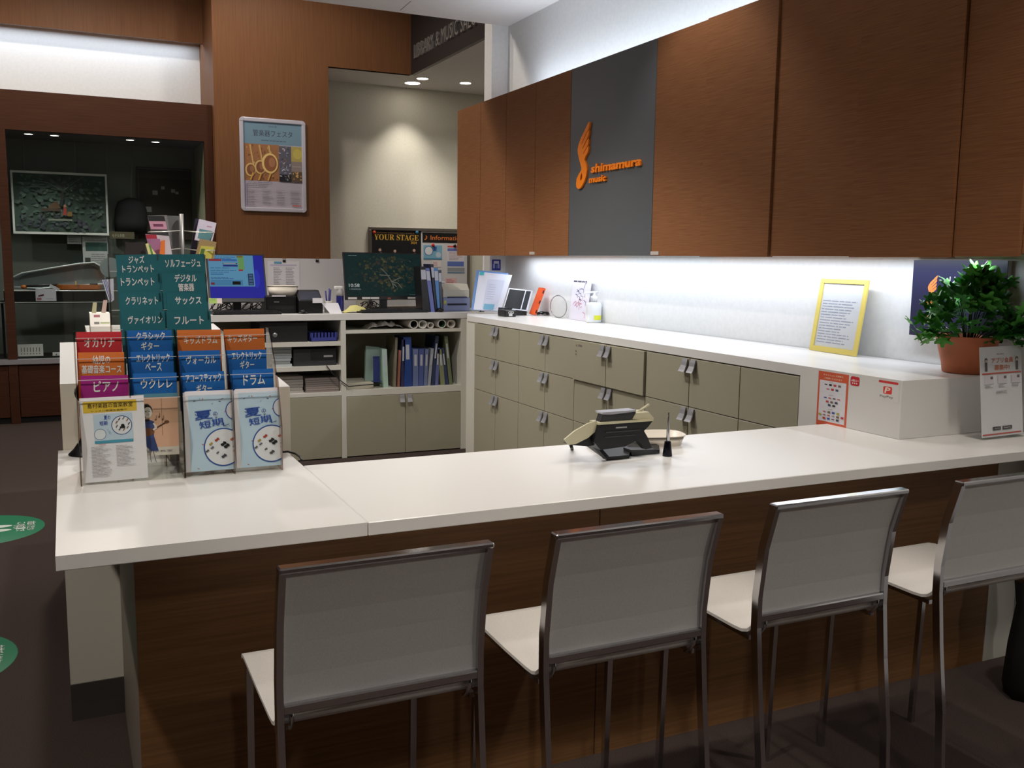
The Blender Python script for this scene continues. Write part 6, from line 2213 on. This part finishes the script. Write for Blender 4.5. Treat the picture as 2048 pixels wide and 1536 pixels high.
m = MB(o); m.tube([(xa_ + .02, YVi + .01, zb_ + .055), (xa_ - .13, YVi + .01, zb_ + .048), (xa_ - .26, YVi + .01, zb_ + .04)], [.012, .012, .010], mat((34, 24, 20), .4), 8); m.build('neck', vn)
m = MB(o); m.ball((xa_ - .28, YVi + .01, zb_ + .035), .022, VAR, 7, (1.3, .8, .9)); m.build('scroll', vn)
m = MB(o); m.box(xa_ + Lb * .42, xa_ + Lb * .45, YVi - .012, YVi + .032, zb_ + .057, zb_ + .09, mat((206, 170, 110), .5)); m.build('bridge', vn)
m = MB(o); m.ball((xb_ - .07, YVi - .03, zb_ + .064), .03, BLACK, 7, (1.3, .9, .35)); m.build('chin_rest', vn)
q = at(71, 577, Y=YVi - .19)
ob, p, w, h = px_sheet('price_card', 'white price card with a red picture hanging on the violin case', 'card', (70.5, 577.5), (113, 602), YVi - .170, (214, 210, 222))
p.poly([(w * .12, h * .45), (w * .40, h * .58), (w * .40, h * .42), (w * .12, h * .35)], (96, 48, 60)); p.layer(); p.rect(w * .06, h * .08, w * .28, h * .28, (176, 110, 124)); p.lines(w * .5, h * .15, w * .95, h * .25, 1, (150, 146, 158))
p.build('print', ob)
m = MB(at(110, 576, Y=YVi - .14)); P0 = at(110, 576, Y=YVi - .14)
c4 = [at(x, y, Y=YVi - .145) for x, y in ((98, 573), (101, 568), (120, 578), (117, 582))]
m.prism([(v_.x, v_.z) for v_ in c4], -.004, mat((206, 204, 214), .6), ((0, YVi - .150, 0), (1, 0, 0), (0, 0, 1)))
one('folded_tag', 'small folded white tag on the rim of the violin case', 'tag', m)
# second case edge, at the right
cc = at(221, 535, Y=YVi + .05)
m = MB(cc); m.lathe([(.001, 0), (.05, .002), (.09, .012), (.10, .03)], (0, 0, 0), LIN, 20)
for v_ in m.bm.verts:
    x_, y_, z_ = v_.co + m.o
    v_.co = Vector((cc.x + x_, cc.y + z_ * -1, cc.z + y_)) - cc
one('hat_shell', 'pale grey round case lid beside the violin case', 'case', m)
# sill cards
ob, p, w, h = px_sheet('price_card', 'long white card with a row of small pictures on the showcase sill', 'card', (35, 689), (87, 711.5), YC + .10, (214, 210, 206))
for i in range(7):
    p.rect(w * (.12 + .12 * i), h * .36, w * (.15 + .12 * i), h * .72, (110, 104, 100)); p.disc(w * (.135 + .12 * i), h * .2, h * .05, (130, 110, 110), 8)
p.build('print', ob)
ob, p, w, h = px_sheet('price_card', 'small white card on the sill close to the white cabinet', 'card', (105, 704.5), (124, 711), YC + .10, (214, 210, 206))
p.disc(w * .4, h * .3, h * .2, (50, 46, 46), 8)
p.build('print', ob)
# black garment on a hanger, and stand
YJ = 10.60
j0 = at(262, 400, Y=YJ)
gm = thing('black_garment', 'black garment hanging in the dim end of the showcase', 'clothing', (j0.x, YJ, j0.z))
o = gm.location.copy()
m = MB(o)
rowsj = []
for y, hw, dp in ((396, 6, .02), (404, 20, .05), (420, 24, .07), (445, 25, .07), (468, 24, .06)):
    c_ = at(262, y, Y=YJ); wd_ = hw * 12 / FPX
    rowsj.append([(c_.x + wd_ * math.cos(2 * PI * k / 16), YJ + dp * math.sin(2 * PI * k / 16), c_.z) for k in range(16)])
m.grid(rowsj, mat((22, 22, 24), .9), True, True, True); m.build('cloth', gm)
m = MB(o); m.tube([at(262, 396, Y=YJ), at(262, 386, Y=YJ), at(264, 300, Y=YJ)], .003, STEEL, 5); m.build('hanger_wire', gm)
ob, p, w, h = px_sheet('brown_board', 'dark brown panel with a thin pale edge at the end of the showcase', 'panel', (272, 333), (386, 480), YJ + .06, (52, 42, 36))
for u_, v_, s_ in ((.28, .62, .05), (.14, .38, .06), (.44, .70, .035), (.62, .66, .04), (.22, .15, .07), (.70, .64, .03)):
    p.rect(w * u_, h * v_, w * u_ + s_, h * v_ + s_ * .9, (150, 148, 142))
p.line([(w * .03, h * .98), (w * .97, h * .98)], .008, (110, 106, 98)); p.line([(w * .03, h * .03), (w * .03, h * .98)], .006, (90, 88, 82))
p.build('print', ob)
ob, p, w, h = px_sheet('brown_sign', 'olive brown sign with small pale lettering at the end of the showcase', 'sign', (219, 463), (269, 478), YV + .02, (84, 76, 56))
p.text('モデル多数', w * .35, h * .45, h * .5, (176, 170, 150), w=w * .5)
p.build('print', ob)

# ================================================================== floor markers, bag
def floor_disc(label, cx_, cy_, px_edge, prints):
    q = at(px_edge[0], px_edge[1], Z=.001)
    r_ = q.x - cx_
    c = Vector((cx_, q.y, .0006))
    m = MB(c)
    m.lathe([(.001, .0012), (r_ - .002, .0012), (r_, .0002)], c, mat((20, 122, 84), .5), 48, caps=False)
    ob = one('floor_marker', label, 'floor marker', m, 'green queue markers on the floor')
    p = Print(c + Vector((0, 0, .0014)), (0, -1, 0), (1, 0, 0), c)
    prints(p, r_)
    p.build('print', ob)


def pr1(p, r_):
    for v in (-.045, .045):
        p.disc(v, r_ * .12, r_ * .36, (214, 222, 214), 20, ru=.034)
    p.text('この位置で', 0, r_ * .62, .05, (220, 226, 220), w=.2, bold=.02)
    p.text('お並びください', 0, r_ * .78, .045, (220, 226, 220), w=.2, bold=.02)
    p.text('STOP', 0, r_ * .53, .022, (200, 214, 204), w=.09)


q1 = at(90, 1049, Z=0); q2 = at(36, 1305, Z=0)
floor_disc('green round floor marker with white shoe prints, the farther one', q1.x - .33, 0, (90, 1049), pr1)
floor_disc('green round floor marker at the very edge of the photo, the nearer one', q2.x - .33, 0, (36, 1305), pr1)
q = at(2052, 1392, Z=0)
bg = thing('black_bag', 'black cloth bag standing in the dark beside the last stool', 'bag', (q.x, q.y, 0))
m = MB((q.x, q.y, 0))
rowsb = []
for z_, r_ in ((0.0, .10), (.05, .115), (.2, .105), (.35, .085), (.45, .10), (.55, .085), (.62, .04)):
    rowsb.append([(q.x + .03 + r_ * math.cos(2 * PI * k / 18) * (1 + .06 * math.sin(k * 3)), q.y + r_ * .8 * math.sin(2 * PI * k / 18), z_) for k in range(18)])
m.grid(rowsb, mat((14, 14, 15), .85), True, True, True); m.build('body', bg)
m = MB((q.x, q.y, 0)); m.tube([(q.x - .01, q.y, .60), (q.x + .0, q.y, .70), (q.x + .05, q.y, .70), (q.x + .06, q.y, .60)], .008, BLACKM, 6); m.build('handle', bg)
